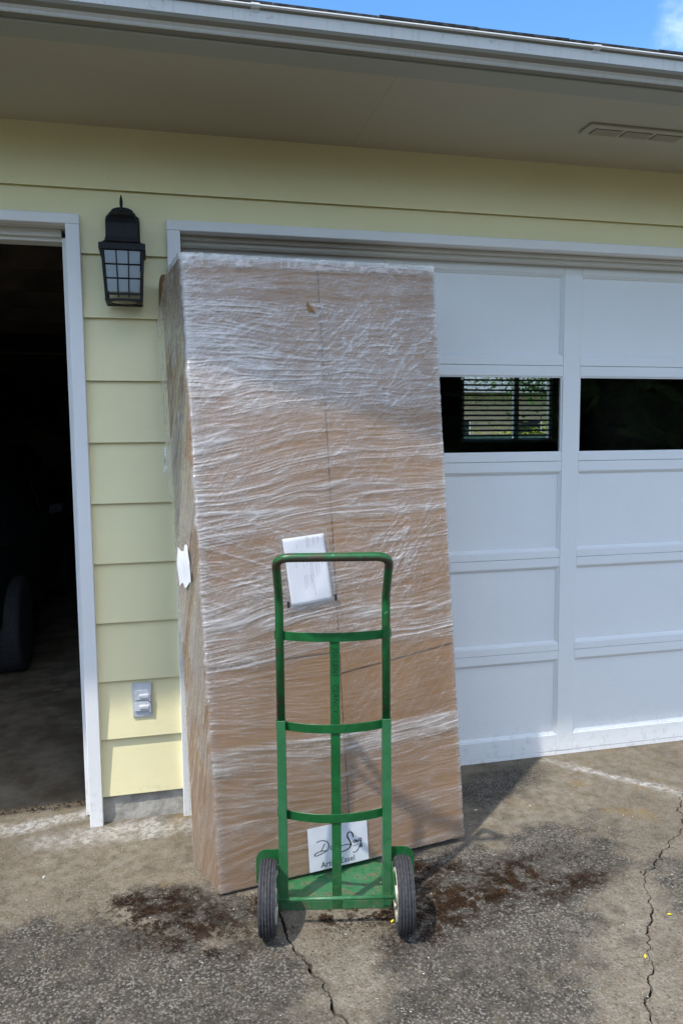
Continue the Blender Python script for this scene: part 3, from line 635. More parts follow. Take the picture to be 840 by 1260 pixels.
# soffit, frieze strip, fascia
SEAM = 0.985
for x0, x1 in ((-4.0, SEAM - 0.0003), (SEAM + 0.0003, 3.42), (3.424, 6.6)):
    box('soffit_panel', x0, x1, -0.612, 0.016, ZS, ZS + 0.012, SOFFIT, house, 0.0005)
box('fascia_board', -4.0, 6.6, -0.705, -0.6125, 2.579, 2.66, FASC, house, 0.003)
# soffit vent: framed plate with three louvre fields
vent = box('soffit_vent', 1.772, 2.20, -0.405, -0.318, ZS - 0.010, ZS - 0.0008, SOFFIT, house, 0.002)
for a0 in (1.806, 1.932, 2.058):
    fld = box('louvre_field', a0, a0 + 0.110, -0.380, -0.330, ZS - 0.0115, ZS - 0.0102, RUBBERSEAL, vent)
    bm = bmesh.new()
    for j in range(6):
        y0 = -0.378 + j * 0.0083
        extr(bm, [(y0, ZS - 0.0117), (y0 + 0.0030, ZS - 0.0150), (y0 + 0.0038, ZS - 0.0144), (y0 + 0.001, ZS - 0.0112)], lambda a, p: (a, p[0], p[1]), a0 + 0.001, a0 + 0.109)
    link_mesh('louvre', bm, SOFFIT, vent)
# gutter: K profile
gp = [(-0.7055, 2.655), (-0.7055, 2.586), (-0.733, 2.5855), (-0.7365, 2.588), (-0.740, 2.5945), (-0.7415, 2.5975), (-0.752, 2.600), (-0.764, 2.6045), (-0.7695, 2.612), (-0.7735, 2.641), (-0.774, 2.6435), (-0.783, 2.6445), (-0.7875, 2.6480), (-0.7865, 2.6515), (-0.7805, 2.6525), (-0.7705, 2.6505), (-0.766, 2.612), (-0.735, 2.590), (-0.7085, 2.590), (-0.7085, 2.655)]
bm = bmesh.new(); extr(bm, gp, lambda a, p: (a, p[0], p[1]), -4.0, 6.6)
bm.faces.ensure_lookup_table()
for i in (1, 5, 6, 7, 9, 10): bm.faces[i].material_index = 1  # faces turned down get a darker paint: shade put into the colour
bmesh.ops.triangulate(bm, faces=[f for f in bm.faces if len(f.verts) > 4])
gut = link_mesh('gutter', bm, [GUTTER, paint('shaded_gutter', (0.24, 0.235, 0.20), (0.12, 0.115, 0.09), 0.4, (3, 20, 20), 0.6, False)], house)
for xj in (0.52, 1.56):
    bm = bmesh.new()
    op = [(-0.7745, 2.6360), (-0.7760, 2.6425), (-0.7840, 2.6430), (-0.7890, 2.6480), (-0.7875, 2.6535), (-0.7800, 2.6545), (-0.7790, 2.6528), (-0.7700, 2.6506)]
    extr(bm, op, lambda a, p: (a, p[0], p[1]), xj - 0.012, xj + 0.012)
    bmesh.ops.triangulate(bm, faces=[f for f in bm.faces if len(f.verts) > 4])
    link_mesh('gutter_joint', bm, GUTTER, gut)
# roof: slab plus overlapping first courses of shingles
SL = math.tan(R_(16))
def roofz(y): return 2.688 + (y + 0.70) * SL
hexa('roof', [(-4.0, -0.66, roofz(-0.66) - 0.05), (6.6, -0.66, roofz(-0.66) - 0.05), (6.6, 3.4, roofz(3.4) - 0.05), (-4.0, 3.4, roofz(3.4) - 0.05), (-4.0, -0.66, roofz(-0.66) - 0.004), (6.6, -0.66, roofz(-0.66) - 0.004), (6.6, 3.4, roofz(3.4) - 0.004), (-4.0, 3.4, roofz(3.4) - 0.004)], SHINGLE, house)
roof = hexa('roof', [(-4.0, 3.4, roofz(3.4) - 0.05), (6.6, 3.4, roofz(3.4) - 0.05), (6.6, 7.4, roofz(-0.6) - 0.05), (-4.0, 7.4, roofz(-0.6) - 0.05), (-4.0, 3.4, roofz(3.4) - 0.004), (6.6, 3.4, roofz(3.4) - 0.004), (6.6, 7.4, roofz(-0.6) - 0.004), (-4.0, 7.4, roofz(-0.6) - 0.004)], SHINGLE, house)
bm = bmesh.new(); bx(bm, 0.0015, 0.303, 0, 0.30, -0.003, 0.003); sm = bpy.data.meshes.new('shingle'); bm.to_mesh(sm); bm.free(); sm.materials.append(SHINGLE)
for c in range(3):
    for k in range(35):
        o = bpy.data.objects.new('shingle', sm); COL.objects.link(o); o.parent = roof
        y = -0.748 + 0.14 * c + rng.uniform(-0.006, 0.006)
        o.location = (-4.0 + 0.305 * k + (0.15 if c % 2 else 0), y, roofz(y) + 0.0065 * c + 0.003 + rng.uniform(0, 0.002)); o.rotation_euler = (math.atan(SL) - 0.02, rng.uniform(-0.004, 0.004), 0)
# inside of the garage
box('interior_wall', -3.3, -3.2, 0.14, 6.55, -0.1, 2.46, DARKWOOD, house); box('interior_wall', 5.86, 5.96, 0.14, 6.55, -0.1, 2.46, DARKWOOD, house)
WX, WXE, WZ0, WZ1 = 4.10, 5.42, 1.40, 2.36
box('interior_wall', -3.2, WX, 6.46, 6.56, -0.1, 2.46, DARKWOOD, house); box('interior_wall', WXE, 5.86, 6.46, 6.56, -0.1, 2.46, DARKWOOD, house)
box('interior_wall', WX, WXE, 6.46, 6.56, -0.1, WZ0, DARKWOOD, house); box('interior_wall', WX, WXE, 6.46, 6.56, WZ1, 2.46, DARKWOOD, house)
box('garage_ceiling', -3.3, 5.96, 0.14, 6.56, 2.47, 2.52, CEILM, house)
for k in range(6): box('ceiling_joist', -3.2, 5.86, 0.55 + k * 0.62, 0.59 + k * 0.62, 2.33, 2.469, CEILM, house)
win = box('window', WX, WX + 0.05, 6.48, 6.55, WZ0, WZ1, WHITE, house)
for nm, a in (('window_frame', (WXE - 0.05, WXE, 6.48, 6.55, WZ0, WZ1)), ('window_frame', (WX + 0.05, WXE - 0.05, 6.48, 6.55, WZ0, WZ0 + 0.05)), ('window_frame', (WX + 0.05, WXE - 0.05, 6.48, 6.55, WZ1 - 0.05, WZ1)), ('mullion', (4.86, 4.93, 6.485, 6.545, WZ0 + 0.05, WZ1 - 0.05)), ('window_pane', (WX + 0.05, WXE - 0.05, 6.512, 6.516, WZ0 + 0.05, WZ1 - 0.05))):
    box(nm, *a, GLASS if 'pane' in nm else WHITE, win)
bm = bmesh.new(); extr(bm, [(-0.020, 0.007), (0.0, 0.011), (0.020, 0.005), (0.020, 0.0035), (0.0, 0.0095), (-0.020, 0.0055)], lambda a, p: (a, p[0], p[1]), WX - 0.02, WXE + 0.02)
bmesh.ops.triangulate(bm, faces=[f for f in bm.faces if len(f.verts) > 4]); bmesh.ops.recalc_face_normals(bm, faces=bm.faces)
sl = bpy.data.meshes.new('blind_slat'); bm.to_mesh(sl); bm.free(); sl.materials.append(BLIND)
for k in range(14):
    o = bpy.data.objects.new('blind_slat', sl); COL.objects.link(o); o.parent = win; o.location = (0, 6.43, WZ0 + 0.02 + k * 0.0655); o.rotation_euler = (R_(42), 0, 0)
box('blind_cord', 4.28, 4.284, 6.405, 6.408, WZ0, WZ1, BLIND, win)

# garage door: frame of rails and stiles with recessed panels and one row of panes
door = bpy.data.objects.new('garage_door', None); COL.objects.link(door); door.parent = house
DY = 0.120; kD = (DY - CAM.y) / (0.100 - CAM.y)     # set back a little, same bearings
P5 = 0.4267 * kD; ZT = CAM.z + (2.1705 - CAM.z) * kD; HP = 0.3541 * kD; PX = 0.812 * kD; S0 = CAM.x + (0.340 - CAM.x) * kD
st_w = 0.0815 * kD; rows = [(ZT - k * P5, ZT - k * P5 - HP) for k in range(5)]
rows[1] = (ZT - P5 - 0.010, ZT - P5 - HP + 0.010)
DX0, DX1 = 0.337, 0.340 + 6 * PX + st_w
for k in range(7):
    box('door_stile', S0 + k * PX, S0 + k * PX + st_w, DY, DY + 0.034, 0.024, 2.232, DOORW, door, 0.0015)
edges = [2.232] + [z for r in rows for z in r] + [0.024]
for c in range(6):
    x0, x1 = S0 + c * PX + st_w + 0.0006, S0 + (c + 1) * PX - 0.0006
    for j in range(0, len(edges), 2):
        zt, zb = edges[j], edges[j + 1]
        if j in (0,): box('door_rail', x0, x1, DY + 0.0007, DY + 0.034, zb, zt, DOORW, door, 0.0012)
        elif j == 10: box('door_rail', x0, x1, DY + 0.0007, DY + 0.034, zb, zt, DOORW, door, 0.0012)
        else:                                            # two section rails meet in a fine joint
            zj = zb + (zt - zb) * 0.55
            box('door_rail', x0, x1, DY + 0.0007, DY + 0.034, zb, zj - 0.0009, DOORW, door, 0.0010); box('door_rail', x0, x1, DY + 0.0010, DY + 0.034, zj + 0.0009, zt, DOORW, door, 0.0010)
    for r, (zt, zb) in enumerate(rows):
        if r == 1:
            box('window_pane', x0 - 0.002, x1 + 0.002, DY + 0.017, DY + 0.020, zb - 0.002, zt + 0.002, GLASS, door)
            bm = bmesh.new()
            for a in ((x0, x1, zt - 0.006, zt - 0.0002), (x0, x1, zb + 0.0002, zb + 0.006), (x0, x0 + 0.006, zb + 0.006, zt - 0.006), (x1 - 0.006, x1, zb + 0.006, zt - 0.006)): bx(bm, a[0], a[1], DY + 0.006, DY + 0.0165, a[2], a[3])
            link_mesh('glazing_bead', bm, DOORW, door)
            continue
        # panel field with a sloped moulding round it
        bm = bmesh.new(); d0, d1, m1, m2 = DY + 0.0055, DY + 0.0165, 0.004, 0.0125
        def ring(m, y): return [bm.verts.new(p) for p in ((x0 + m, y, zb + m), (x1 - m, y, zb + m), (x1 - m, y, zt - m), (x0 + m, y, zt - m))]
        rg = [ring(-0.001, DY + 0.018), ring(-0.001, d0), ring(m1, d0), ring(m1 + 0.003, d0 + 0.0045), ring(m2 - 0.0025, d0 + 0.0055), ring(m2, d1)]
        for a, b in zip(rg, rg[1:]):
            for i in range(4): bm.faces.new((a[i], a[(i + 1) % 4], b[(i + 1) % 4], b[i]))
        bm.faces.new(rg[-1])
        link_mesh('door_panel', bm, DOORW, door)
box('bottom_seal', DX0, DX1, DY + 0.002, DY + 0.03, 0.002, 0.0235, WHITEH, door, 0.002)
box('bottom_seal', DX0, DX1, DY + 0.005, DY + 0.045, -0.006, 0.0015, RUBBERSEAL, door)

# ------------------------------------------------------------------ wall lantern
ln = thing('wall_lantern', 'black wall lantern with frosted grid panes on the yellow siding between the bays', 'lantern', (0.128, 0, 0))
def arch(wd, z0, zs, zt, n=16):
    p = [(-wd, z0), (-wd, zs), (-wd * 0.96, zs + 0.012), (-wd * 0.78, zs + 0.020), (-wd * 0.74, zs + 0.028)]
    for i in range(n + 1):
        t = math.pi * (1 - i / n); p.append((math.cos(t) * wd * 0.66, zs + 0.030 + math.sin(t) * (zt - zs - 0.030)))
    return p + [(wd * 0.74, zs + 0.028), (wd * 0.78, zs + 0.020), (wd * 0.96, zs + 0.012), (wd, zs), (wd, z0)]
bm = bmesh.new(); pr = arch(0.060, 2.09, 2.262, 2.309)
extr(bm, pr, lambda a, p: (p[0], a, p[1]), -0.022, 0.006); bmesh.ops.triangulate(bm, faces=[f for f in bm.faces if len(f.verts) > 4])
link_mesh('back_plate', bm, BLACKM, ln)
LY = -0.092
bm = bmesh.new()                                         # hood: stacked square rings, curved like a bell
hp = [(0.078, 2.128), (0.078, 2.148), (0.068, 2.152), (0.058, 2.160), (0.0545, 2.175), (0.0535, 2.205), (0.052, 2.222), (0.046, 2.240), (0.036, 2.254), (0.022, 2.264), (0.008, 2.269)]
rg = []
for h, z in hp: rg.append([bm.verts.new((sx_ * h, LY + sy_ * min(h, 0.088), z)) for sx_, sy_ in ((-1, -1), (1, -1), (1, 1), (-1, 1))])
for a, b in zip(rg, rg[1:]):
    for i in range(4): bm.faces.new((a[i], a[(i + 1) % 4], b[(i + 1) % 4], b[i]))
bm.faces.new(rg[-1]); bm.faces.new(rg[0][::-1])
link_mesh('hood', bm, BLACKM, ln)
bm = bmesh.new(); lathe(bm, [(0.004, 2.266), (0.007, 2.270), (0.0075, 2.276), (0.004, 2.281), (0.0035, 2.286), (0.0055, 2.296), (0.0058, 2.308), (0.004, 2.320), (0.0012, 2.331)], 14, 'Z', (0, LY, 0)); link_mesh('finial', bm, BLACKM, ln, True)
HT, HB, ZTL, ZBL = 0.0665, 0.0575, 2.130, 1.968
def lp(s, t, face, out=0.0):                             # s across -1..1, t 0 bottom..1 top
    h = HB + (HT - HB) * t; z = ZBL + (ZTL - ZBL) * t
    return {0: Vector((s * h, LY - h - out, z)), 1: Vector((h + out, LY + s * h, z)), 2: Vector((-h - out, LY + s * h, z))}[face]
fr = bmesh.new()
for sx_, sy_ in ((-1, -1), (1, -1), (1, 1), (-1, 1)):
    tube(fr, [(sx_ * HB, LY + sy_ * HB, ZBL - 0.008), (sx_ * HT, LY + sy_ * HT, ZTL)], 0.0058, 4)
for z, h in ((ZBL - 0.008, HB + 0.002), (ZBL + 0.012, HB + 0.001)):
    for a in ((-h, h, LY - h - 0.004, LY - h + 0.003), (-h, h, LY + h - 0.003, LY + h + 0.004), (-h - 0.004, -h + 0.003, LY - h, LY + h), (h - 0.003, h + 0.004, LY - h, LY + h)): bx(fr, a[0], a[1], a[2], a[3], z - 0.0035, z + 0.0035)
link_mesh('frame', fr, BLACKM, ln)
for face in range(3):
    for i in range(3):
        for j in range(3):
            s0, s1 = -0.93 + i * 0.62, -0.93 + (i + 1) * 0.62; t0, t1 = 0.11 + j * 0.29, 0.11 + (j + 1) * 0.29
            bm = bmesh.new(); q4 = [lp(s0 + 0.03, t0 + 0.01, face), lp(s1 - 0.03, t0 + 0.01, face), lp(s1 - 0.03, t1 - 0.01, face), lp(s0 + 0.03, t1 - 0.01, face)]
            nrm = (q4[1] - q4[0]).cross(q4[3] - q4[0]).normalized() * 0.0012
            hv = [bm.verts.new(p - nrm) for p in q4] + [bm.verts.new(p + nrm) for p in q4]
            for f in ((0, 3, 2, 1), (4, 5, 6, 7), (0, 1, 5, 4), (1, 2, 6, 5), (2, 3, 7, 6), (3, 0, 4, 7)): bm.faces.new([hv[k] for k in f])
            link_mesh('glass_pane', bm, FROST, ln)
    bm = bmesh.new()
    for s in (-0.31, 0.31): tube(bm, [lp(s, 0.0, face, 0.001), lp(s, 1, face, 0.001)], 0.0030, 4)
    for t in (0.40, 0.69): tube(bm, [lp(-1, t, face, 0.001), lp(1, t, face, 0.001)], 0.0030, 4)
    link_mesh('glazing_bar', bm, BLACKM, ln)
bm = bmesh.new(); lathe(bm, [(0.013, 2.115), (0.014, 2.085), (0.019, 2.07), (0.024, 2.045), (0.023, 2.025), (0.014, 2.008), (0.003, 2.003)], 18, 'Z', (0, LY, 0)); link_mesh('bulb', bm, BULB, ln, True)
bm = bmesh.new()
for k in range(28):
    a0, a1 = 2 * math.pi * k / 28, 2 * math.pi * (k + 1) / 28
    for zz in (0,):
        vv = [bm.verts.new((r * math.cos(a), LY + r * math.sin(a), 1.962)) for a in (a0, a1) for r in (0.046, 0.058)]
        bm.faces.new((vv[0], vv[1], vv[3], vv[2]))
bmesh.ops.remove_doubles(bm, verts=bm.verts, dist=1e-5); r = bmesh.ops.extrude_face_region(bm, geom=list(bm.faces))
for x in r['geom']:
    if isinstance(x, bmesh.types.BMVert): x.co.z -= 0.004
link_mesh('bottom_ring', bm, BLACKM, ln)

# ------------------------------------------------------------------ weatherproof outlet
ot = thing('wall_outlet', 'grey weatherproof double outlet low on the yellow siding', 'outlet', (0.1385, -0.002, 0.476))
box('cover_plate', -0.036, 0.036, -0.010, 0.004, -0.066, 0.066, GREYPL, ot, 0.002, 2)
for zc in (0.021, -0.022):
    bm = bmesh.new(); o8 = [(-0.028, -0.018), (0.028, -0.018), (0.028, 0.011), (0.021, 0.019), (-0.018, 0.019), (-0.028, 0.012)]
    extr(bm, o8, lambda a, p: (p[0], a, p[1] + zc), -0.017, -0.0098)
    bmesh.ops.triangulate(bm, faces=[f for f in bm.faces if len(f.verts) > 4])
    fl = link_mesh('outlet_flap', bm, GREYPL2, ot)
    bm = bmesh.new(); extr(bm, [(-0.0168, 0.006), (-0.0220, 0.001), (-0.0220, -0.008), (-0.0168, -0.011)], lambda a, p: (a, p[0], p[1] + zc), -0.010, 0.024); link_mesh('flap_lip', bm, GREYPL2, fl)
    bm = bmesh.new(); lathe(bm, [(0.0045, -0.024), (0.0045, 0.006)], 10, 'Z', (0.029, -0.0135, zc)); link_mesh('hinge', bm, GREYPL2, fl)
bm = bmesh.new(); lathe(bm, [(0.003, -0.0118), (0.003, -0.0095)], 10, 'Y', (-0.014, 0, -0.0005)); link_mesh('screw', bm, TAPEBLK, ot)

# ------------------------------------------------------------------ shrink-wrapped carton leaning on the bay
LFB = Vector((0.3781, -0.5905, -0.0040)); RFB = Vector((1.2751, -0.4709, 0.0115)); LFT = Vector((0.3147, -0.424, 2.0563)); RFT = Vector((1.2116, -0.3044, 2.0742))
LBB = Vector((0.3065, -0.366, -0.0065)); LBT = Vector((0.258, -0.045, 2.045))
RBB = LBB + (RFB - LFB); RBB.z = -0.004; RBT = LBT + (RFT - LFT)
bxo = thing('wrapped_carton', 'tall brown cardboard carton wrapped in stretch film leaning against the garage', 'carton', (LFB.x, LFB.y, gz(LFB.y)))
inv = Matrix.Translation(-bxo.location)
U = (RFB - LFB); W_ = U.length; U.normalize(); V = (LFT - LFB); H_ = V.length; V.normalize(); N = U.cross(V).normalized()   # N faces the camera
def fp(s, t, d=0.0): return inv @ (LFB + U * s + V * t + N * d)
IN = 0.006
bm = bmesh.new(); lv_ = 16; rg = []
for k in range(lv_ + 1):
    f = k / lv_; rg.append([bm.verts.new(inv @ Vector(a).lerp(Vector(b), f)) for a, b in ((LFB - N * IN, LFT - N * IN), (RFB - N * IN, RFT - N * IN), (RBB, RBT), (LBB, LBT))])
for a, b in zip(rg, rg[1:]):
    for i in range(4): bm.faces.new((a[i], a[(i + 1) % 4], b[(i + 1) % 4], b[i]))
bm.faces.new(rg[0][::-1]); bm.faces.new(rg[-1]); link_mesh('carton_body', bm, KRAFT, bxo)
def card(s0, s1, t0, t1, d=0.0, th=0.0045, name='carton_flap', warp=0.0, sl0=0.0, sl1=0.0):
    bm = bmesh.new(); nx, ny = 8, 14
    def P(i, j, k):
        s = s0 + (s1 - s0) * i / nx; ta, tb = t0 + sl0 * i / nx, t1 + sl1 * i / nx; t = ta + (tb - ta) * j / ny
        return fp(s, t, d - k * th + warp * math.sin(math.pi * i / nx) * math.sin(math.pi * j / ny))
    F = [[bm.verts.new(P(i, j, 0)) for i in range(nx + 1)] for j in range(ny + 1)]; B = [[bm.verts.new(P(i, j, 1)) for i in range(nx + 1)] for j in range(ny + 1)]
    for j in range(ny):
        for i in range(nx): bm.faces.new((F[j][i], F[j][i + 1], F[j + 1][i + 1], F[j + 1][i])); bm.faces.new((B[j][i], B[j + 1][i], B[j + 1][i + 1], B[j][i + 1]))
    for i in range(nx): bm.faces.new((F[0][i], B[0][i], B[0][i + 1], F[0][i + 1])); bm.faces.new((F[ny][i + 1], B[ny][i + 1], B[ny][i], F[ny][i]))
    for j in range(ny): bm.faces.new((F[j + 1][0], B[j + 1][0], B[j][0], F[j][0])); bm.faces.new((F[j][W8][0] if False else F[j][nx], B[j][nx], B[j + 1][nx], F[j + 1][nx]))
    return link_mesh(name, bm, KRAFT, bxo)
card(0.004, 0.4575, 0.742, H_ - 0.004, 0.0010, warp=0.001); card(0.4625, W_ - 0.004, 0.668, H_ - 0.004, 0.0016, warp=0.001, sl0=0.052)
card(0.004, 0.4575, 0.006, 0.735, -0.0012); card(0.4615, W_ - 0.004, 0.006, 0.661, -0.0008, sl1=0.052)
# torn tongue of cardboard poking through
bm = bmesh.new(); tp = [fp(0.412, 1.928, 0.002), fp(0.452, 1.896, 0.002), fp(0.415, 1.900, 0.004), fp(0.414, 1.934, 0.014), fp(0.430, 1.905, 0.012)]
tv = [bm.verts.new(p) for p in tp]
for f in ((0, 2, 3), (2, 4, 3), (3, 4, 1), (0, 3, 1), (2, 1, 4), (0, 1, 2)): bm.faces.new([tv[i] for i in f])
link_mesh('torn_flap', bm, KRAFT, bxo)
bm = bmesh.new(); a0 = inv @ LBT; dirb = (LFT - LBT).normalized()
cr_ = [a0 + Vector((-0.006, -0.002, 0.010)), a0 + dirb * 0.05 + Vector((-0.008, 0, 0.014)), a0 + dirb * 0.11 + Vector((-0.004, 0, 0.004)), a0 + dirb * 0.10 + Vector((-0.006, 0, -0.05)), a0 + Vector((-0.012, 0, -0.09)), a0 + dirb * 0.03 + Vector((-0.014, 0.0, -0.02))]
fv = [bm.verts.new(p) for p in cr_] + [bm.verts.new(p + Vector((0.010, 0.002, 0))) for p in cr_]
for f in ((0, 1, 5), (1, 2, 3), (1, 3, 5), (5, 3, 4), (0, 5, 4)):
    bm.faces.new([fv[i] for i in f]); bm.faces.new([fv[i + 6] for i in f[::-1]])
for i, j in ((0, 1), (1, 2), (2, 3), (3, 4), (4, 0)): bm.faces.new((fv[i], fv[j], fv[j + 6], fv[i + 6]))
link_mesh('crushed_corner', bm, KRAFT, bxo)

# ---- stretch film: one wrinkled skin round the four sides
class VN:                                               # value noise, smooth, numpy
    def __init__(s, seed): s.g = np.random.default_rng(seed).random((256, 256))
    def __call__(s, x, y):
        xi = np.floor(x).astype(int); yi = np.floor(y).astype(int); fx = x - xi; fy = y - yi
        fx = fx * fx * fx * (fx * (fx * 6 - 15) + 10); fy = fy * fy * fy * (fy * (fy * 6 - 15) + 10)
        g = s.g; a = g[xi & 255, yi & 255]; b = g[(xi + 1) & 255, yi & 255]; c = g[xi & 255, (yi + 1) & 255]; d = g[(xi + 1) & 255, (yi + 1) & 255]
        return (a * (1 - fx) + b * fx) * (1 - fy) + (c * (1 - fx) + d * fx) * fy
def sstep(a, b, x): t = np.clip((x - a) / (b - a), 0, 1); return t * t * (3 - 2 * t)
def streak(x, y, ang, L, wd, seed):
    c, s = math.cos(ang), math.sin(ang); return VN(seed)((x * c + y * s) / L + 40, (-x * s + y * c) / wd + 40)
def ridge(n, p=2.0): return (1 - np.abs(2 * n - 1)) ** p
def front_film(s, t):
    """height (m) and layer density of the film on the broad face"""
    wx = (VN(1)(s * 3 + 9, t * 2.4 + 5) - .5); wy = (VN(2)(s * 2.2 + 3, t * 5 + 8) - .5)
    fan = (VN(3)(s * 1.2 + 3, t * 2.2 + 6) - .5) * 0.34                # local slope of the pull lines
    T = t + 0.05 * wy + (s - 0.45) * fan
    Tl = T + 0.012 * (VN(4)(s * 9 + 2, t * 14 + 2) - .5)
    r1 = ridge(streak(s, Tl, 0.0, .36, .017, 10), 7); r2 = ridge(streak(s, Tl, 0.03, .22, .0095, 11), 6); r3 = ridge(streak(s, Tl, -0.05, .14, .0058, 12), 4); r4 = ridge(streak(s, Tl, 0.02, .10, .0040, 34), 3)
    D1 = ridge(streak(s, T, 0.62, .11, .009, 13), 8); D2 = ridge(streak(s, T, 0.95, .07, .0065, 14), 9); D3 = ridge(streak(s, T, -0.45, .18, .010, 15), 8)
    big = VN(16)(s * 2.2 + 1, T * 15 + 3); big2 = VN(17)(s * 1.1 + 7, T * 34 + 3); big3 = VN(18)(s * 4.5 + 7, t * 6 + 3); patch = VN(19)(s * 3.2 + 1, t * 4 + 9)
    # wraps of film: density by height
    kt = [0, .03, .06, .36, .40, .455, .475, .50, .72, .76, .80, .84, .88, .93, 1.17, 1.20, 1.225, 1.25, 1.45, 1.50, 1.54, 1.57, 1.60, 1.66, 1.92, 1.95, 1.98, 2.0, 2.03, 2.045, 2.08]
    kd = [.18, .15, .14, .20, .36, .38, .14, .12, .10, .24, .32, .22, .36, .16, .17, .28, .36, .22, .17, .20, .12, .19, .25, .27, .24, .10, .22, .20, .05, .22, .26]
    base = np.interp(t + 0.035 * wy + 0.03 * fan, kt, kd)
    left = 1 + 0.55 * sstep(0.5, 0.0, s) * sstep(.35, .6, t)
    lo = sstep(0.30, .47, s) * sstep(.44, .50, t) * sstep(.80, .70, t)             # nearly bare card at lower right
    base = base * left * (1 - .6 * lo)
    band = sstep(.40, .75, big) * .9 + sstep(.5, .8, big2) * .5
    upz = sstep(1.45, 1.6, t)
    hair = ridge(streak(s, t, .30, .06, .0042, 81), 5) + ridge(streak(s, t, -.12, .09, .0036, 82), 5)
    dens = base * (.12 + .42 * band + .30 * upz * patch) + (base + .05) * ((1.0 - .45 * upz) * r1 * (.25 + big) + (.80 - .2 * upz) * r2 + (.65 + .30 * (1 - upz)) * r3 + (.40 + .25 * (1 - upz)) * r4 + .55 * upz * hair)
    mdR = sstep(.50, .75, s) * (sstep(.88, .98, t) * sstep(1.30, 1.20, t)) + .45 * sstep(1.55, 1.62, t) * sstep(1.95, 1.88, t) * patch + .45 * sstep(1.2, 1.3, t) * sstep(1.5, 1.4, t) * patch + .35 * sstep(.3, .45, patch) * sstep(.25, .5, t)
    mdL = sstep(.5, .3, s) * sstep(.88, .95, t) * sstep(1.22, 1.16, t) + .5 * sstep(.5, .3, s) * sstep(.5, .6, t) * sstep(.75, .7, t)
    dens = dens + mdR * (.34 * D1 + .40 * D2) * (.4 + patch) + mdL * .30 * D3
    fine = VN(20)(s * 260, t * 330)
    dens = dens * (.86 + .28 * fine)
    lap = np.exp(-((t - .462 - .018 * (s - .45) - .008 * wy) / .004) ** 2); dens = dens + .22 * lap
    edge = sstep(.035, 0, s) + sstep(W_ - .03, W_, s)
    rib = ridge(streak(s, t, 0.1, .05, .006, 31), 2)
    dens = dens + edge * (.10 + .22 * rib)
    h = .0020 + .0004 * upz * hair + .0015 * r1 * (.35 + big) + .0009 * r2 + .0006 * r3 + .0004 * r4 + mdR * (.0011 * D1 + .0011 * D2) + mdL * .0010 * D3 + .0015 * sstep(.45, .9, big3)
    h = h + edge * .001 * rib
    amp = .35 + .65 * sstep(.0, .42, t) * (1 - .55 * lo)
    # tucked hem along the top edge
    top = sstep(H_ - .045, H_ - .02, t); hemr = ridge(VN(33)(s * 38 + 2, t * 9), 2)
    h = h + top * (.004 * hemr); dens = dens + top * .30 * hemr
    return h * amp + .0022, np.clip(dens, 0.0, .92)
def side_film(c, t, dw):
    """c: metres from the back edge, dw: face width"""
    f = c / dw; T = t + .25 * (c - dw * .5)
    a = 1.15 + .2 * (VN(41)(c * 6 + 3, t * 2 + 4) - .5)
    r1 = ridge(streak(c, t, 1.15, .30, .016, 42), 3); r2 = ridge(streak(c, t, 1.32, .16, .008, 43), 3); r3 = ridge(streak(c, t, 0.9, .12, .005, 44), 2)
    v1 = ridge(streak(c, t, 1.57, .22, .010, 45), 3)
    up = sstep(1.35, 1.6, t)
    big = VN(46)(c * 5 + 2, t * 5 + 1); dk = sstep(.50, .72, VN(47)((c * .45 + t * .9) / .16 + 3, (c * .9 - t * .42) / .045 + 60))
    lowc = np.interp(t, [0, .25, .42, .5, .6, .9, 1.3, 1.45, 1.6, 2.06], [.22, .22, .18, .50, .55, .60, .62, .55, .42, .38])
    dens = lowc * (.70 + .35 * big) * (1 - .75 * dk) + .16 * r1 + .13 * r2 + .10 * r3 + up * .14 * v1
    tear = np.exp(-((f - .42) / .07) ** 2 - ((t - 1.71) / .045) ** 2)
    dens = dens * (1 - .95 * np.clip(tear * 1.5, 0, 1))
    h = .003 + .004 * r1 + .0022 * r2 + .001 * r3
    bul = np.exp(-((f - .06) / .30) ** 2) * (.020 * sstep(1.15, 1.45, t) * sstep(2.04, 1.90, t) * (.6 + .8 * VN(48)(c * 3, t * 7))) 
    return h + bul, np.clip(dens, 0, .93)
NR = 1000
ts = np.linspace(0.004, H_ + 0.010, NR)
def lf0(c, t, d):
    p = (LBB.lerp(LFB, c)).lerp(LBT.lerp(LFT, c), t / H_); nn = (LFB - LBB).cross(LBT - LBB).normalized(); return inv @ (p + nn * d)
cols = []                                               # (pos fn, film fn) columns, counter-clockwise seen from above, starting at back-left
dL = (LFB - LBB).length
def edgeV(a, b, t): return np.array(a)[None, :] + (np.array(b) - np.array(a))[None, :] * (t / H_)[:, None]
def face_cols(B0, T0, B1, T1, n, fn, width, nrm_sign=1, f0=0.0, f1=1.0):
    out = []
    for f in np.linspace(f0, f1, n):
        p = edgeV(Vector(B0).lerp(Vector(B1), f), Vector(T0).lerp(Vector(T1), f), ts)
        nrm = (Vector(B1) - Vector(B0)).cross(Vector(T0) - Vector(B0)).normalized()
        h, d = fn(np.full(NR, f * width), ts)
        out.append((p + np.array(nrm)[None, :] * h[:, None], d))
    return out
plain = lambda c, t: (0.003 + 0.003 * ridge(streak(c, t, 0.1, .3, .02, 71), 3), np.clip(.3 + .3 * ridge(streak(c, t, 0.1, .3, .01, 72), 3), 0, .8))
cols += face_cols(LBB, LBT, LFB, LFT, 70, lambda c, t: side_film(c, t, dL), dL, f0=0.0, f1=0.985)
cols += face_cols(LFB, LFT, RFB, RFT, 300, front_film, W_, f0=0.004, f1=0.996)
cols += face_cols(RFB, RFT, RBB, RBT, 24, plain, dL, f0=0.015, f1=1.0)
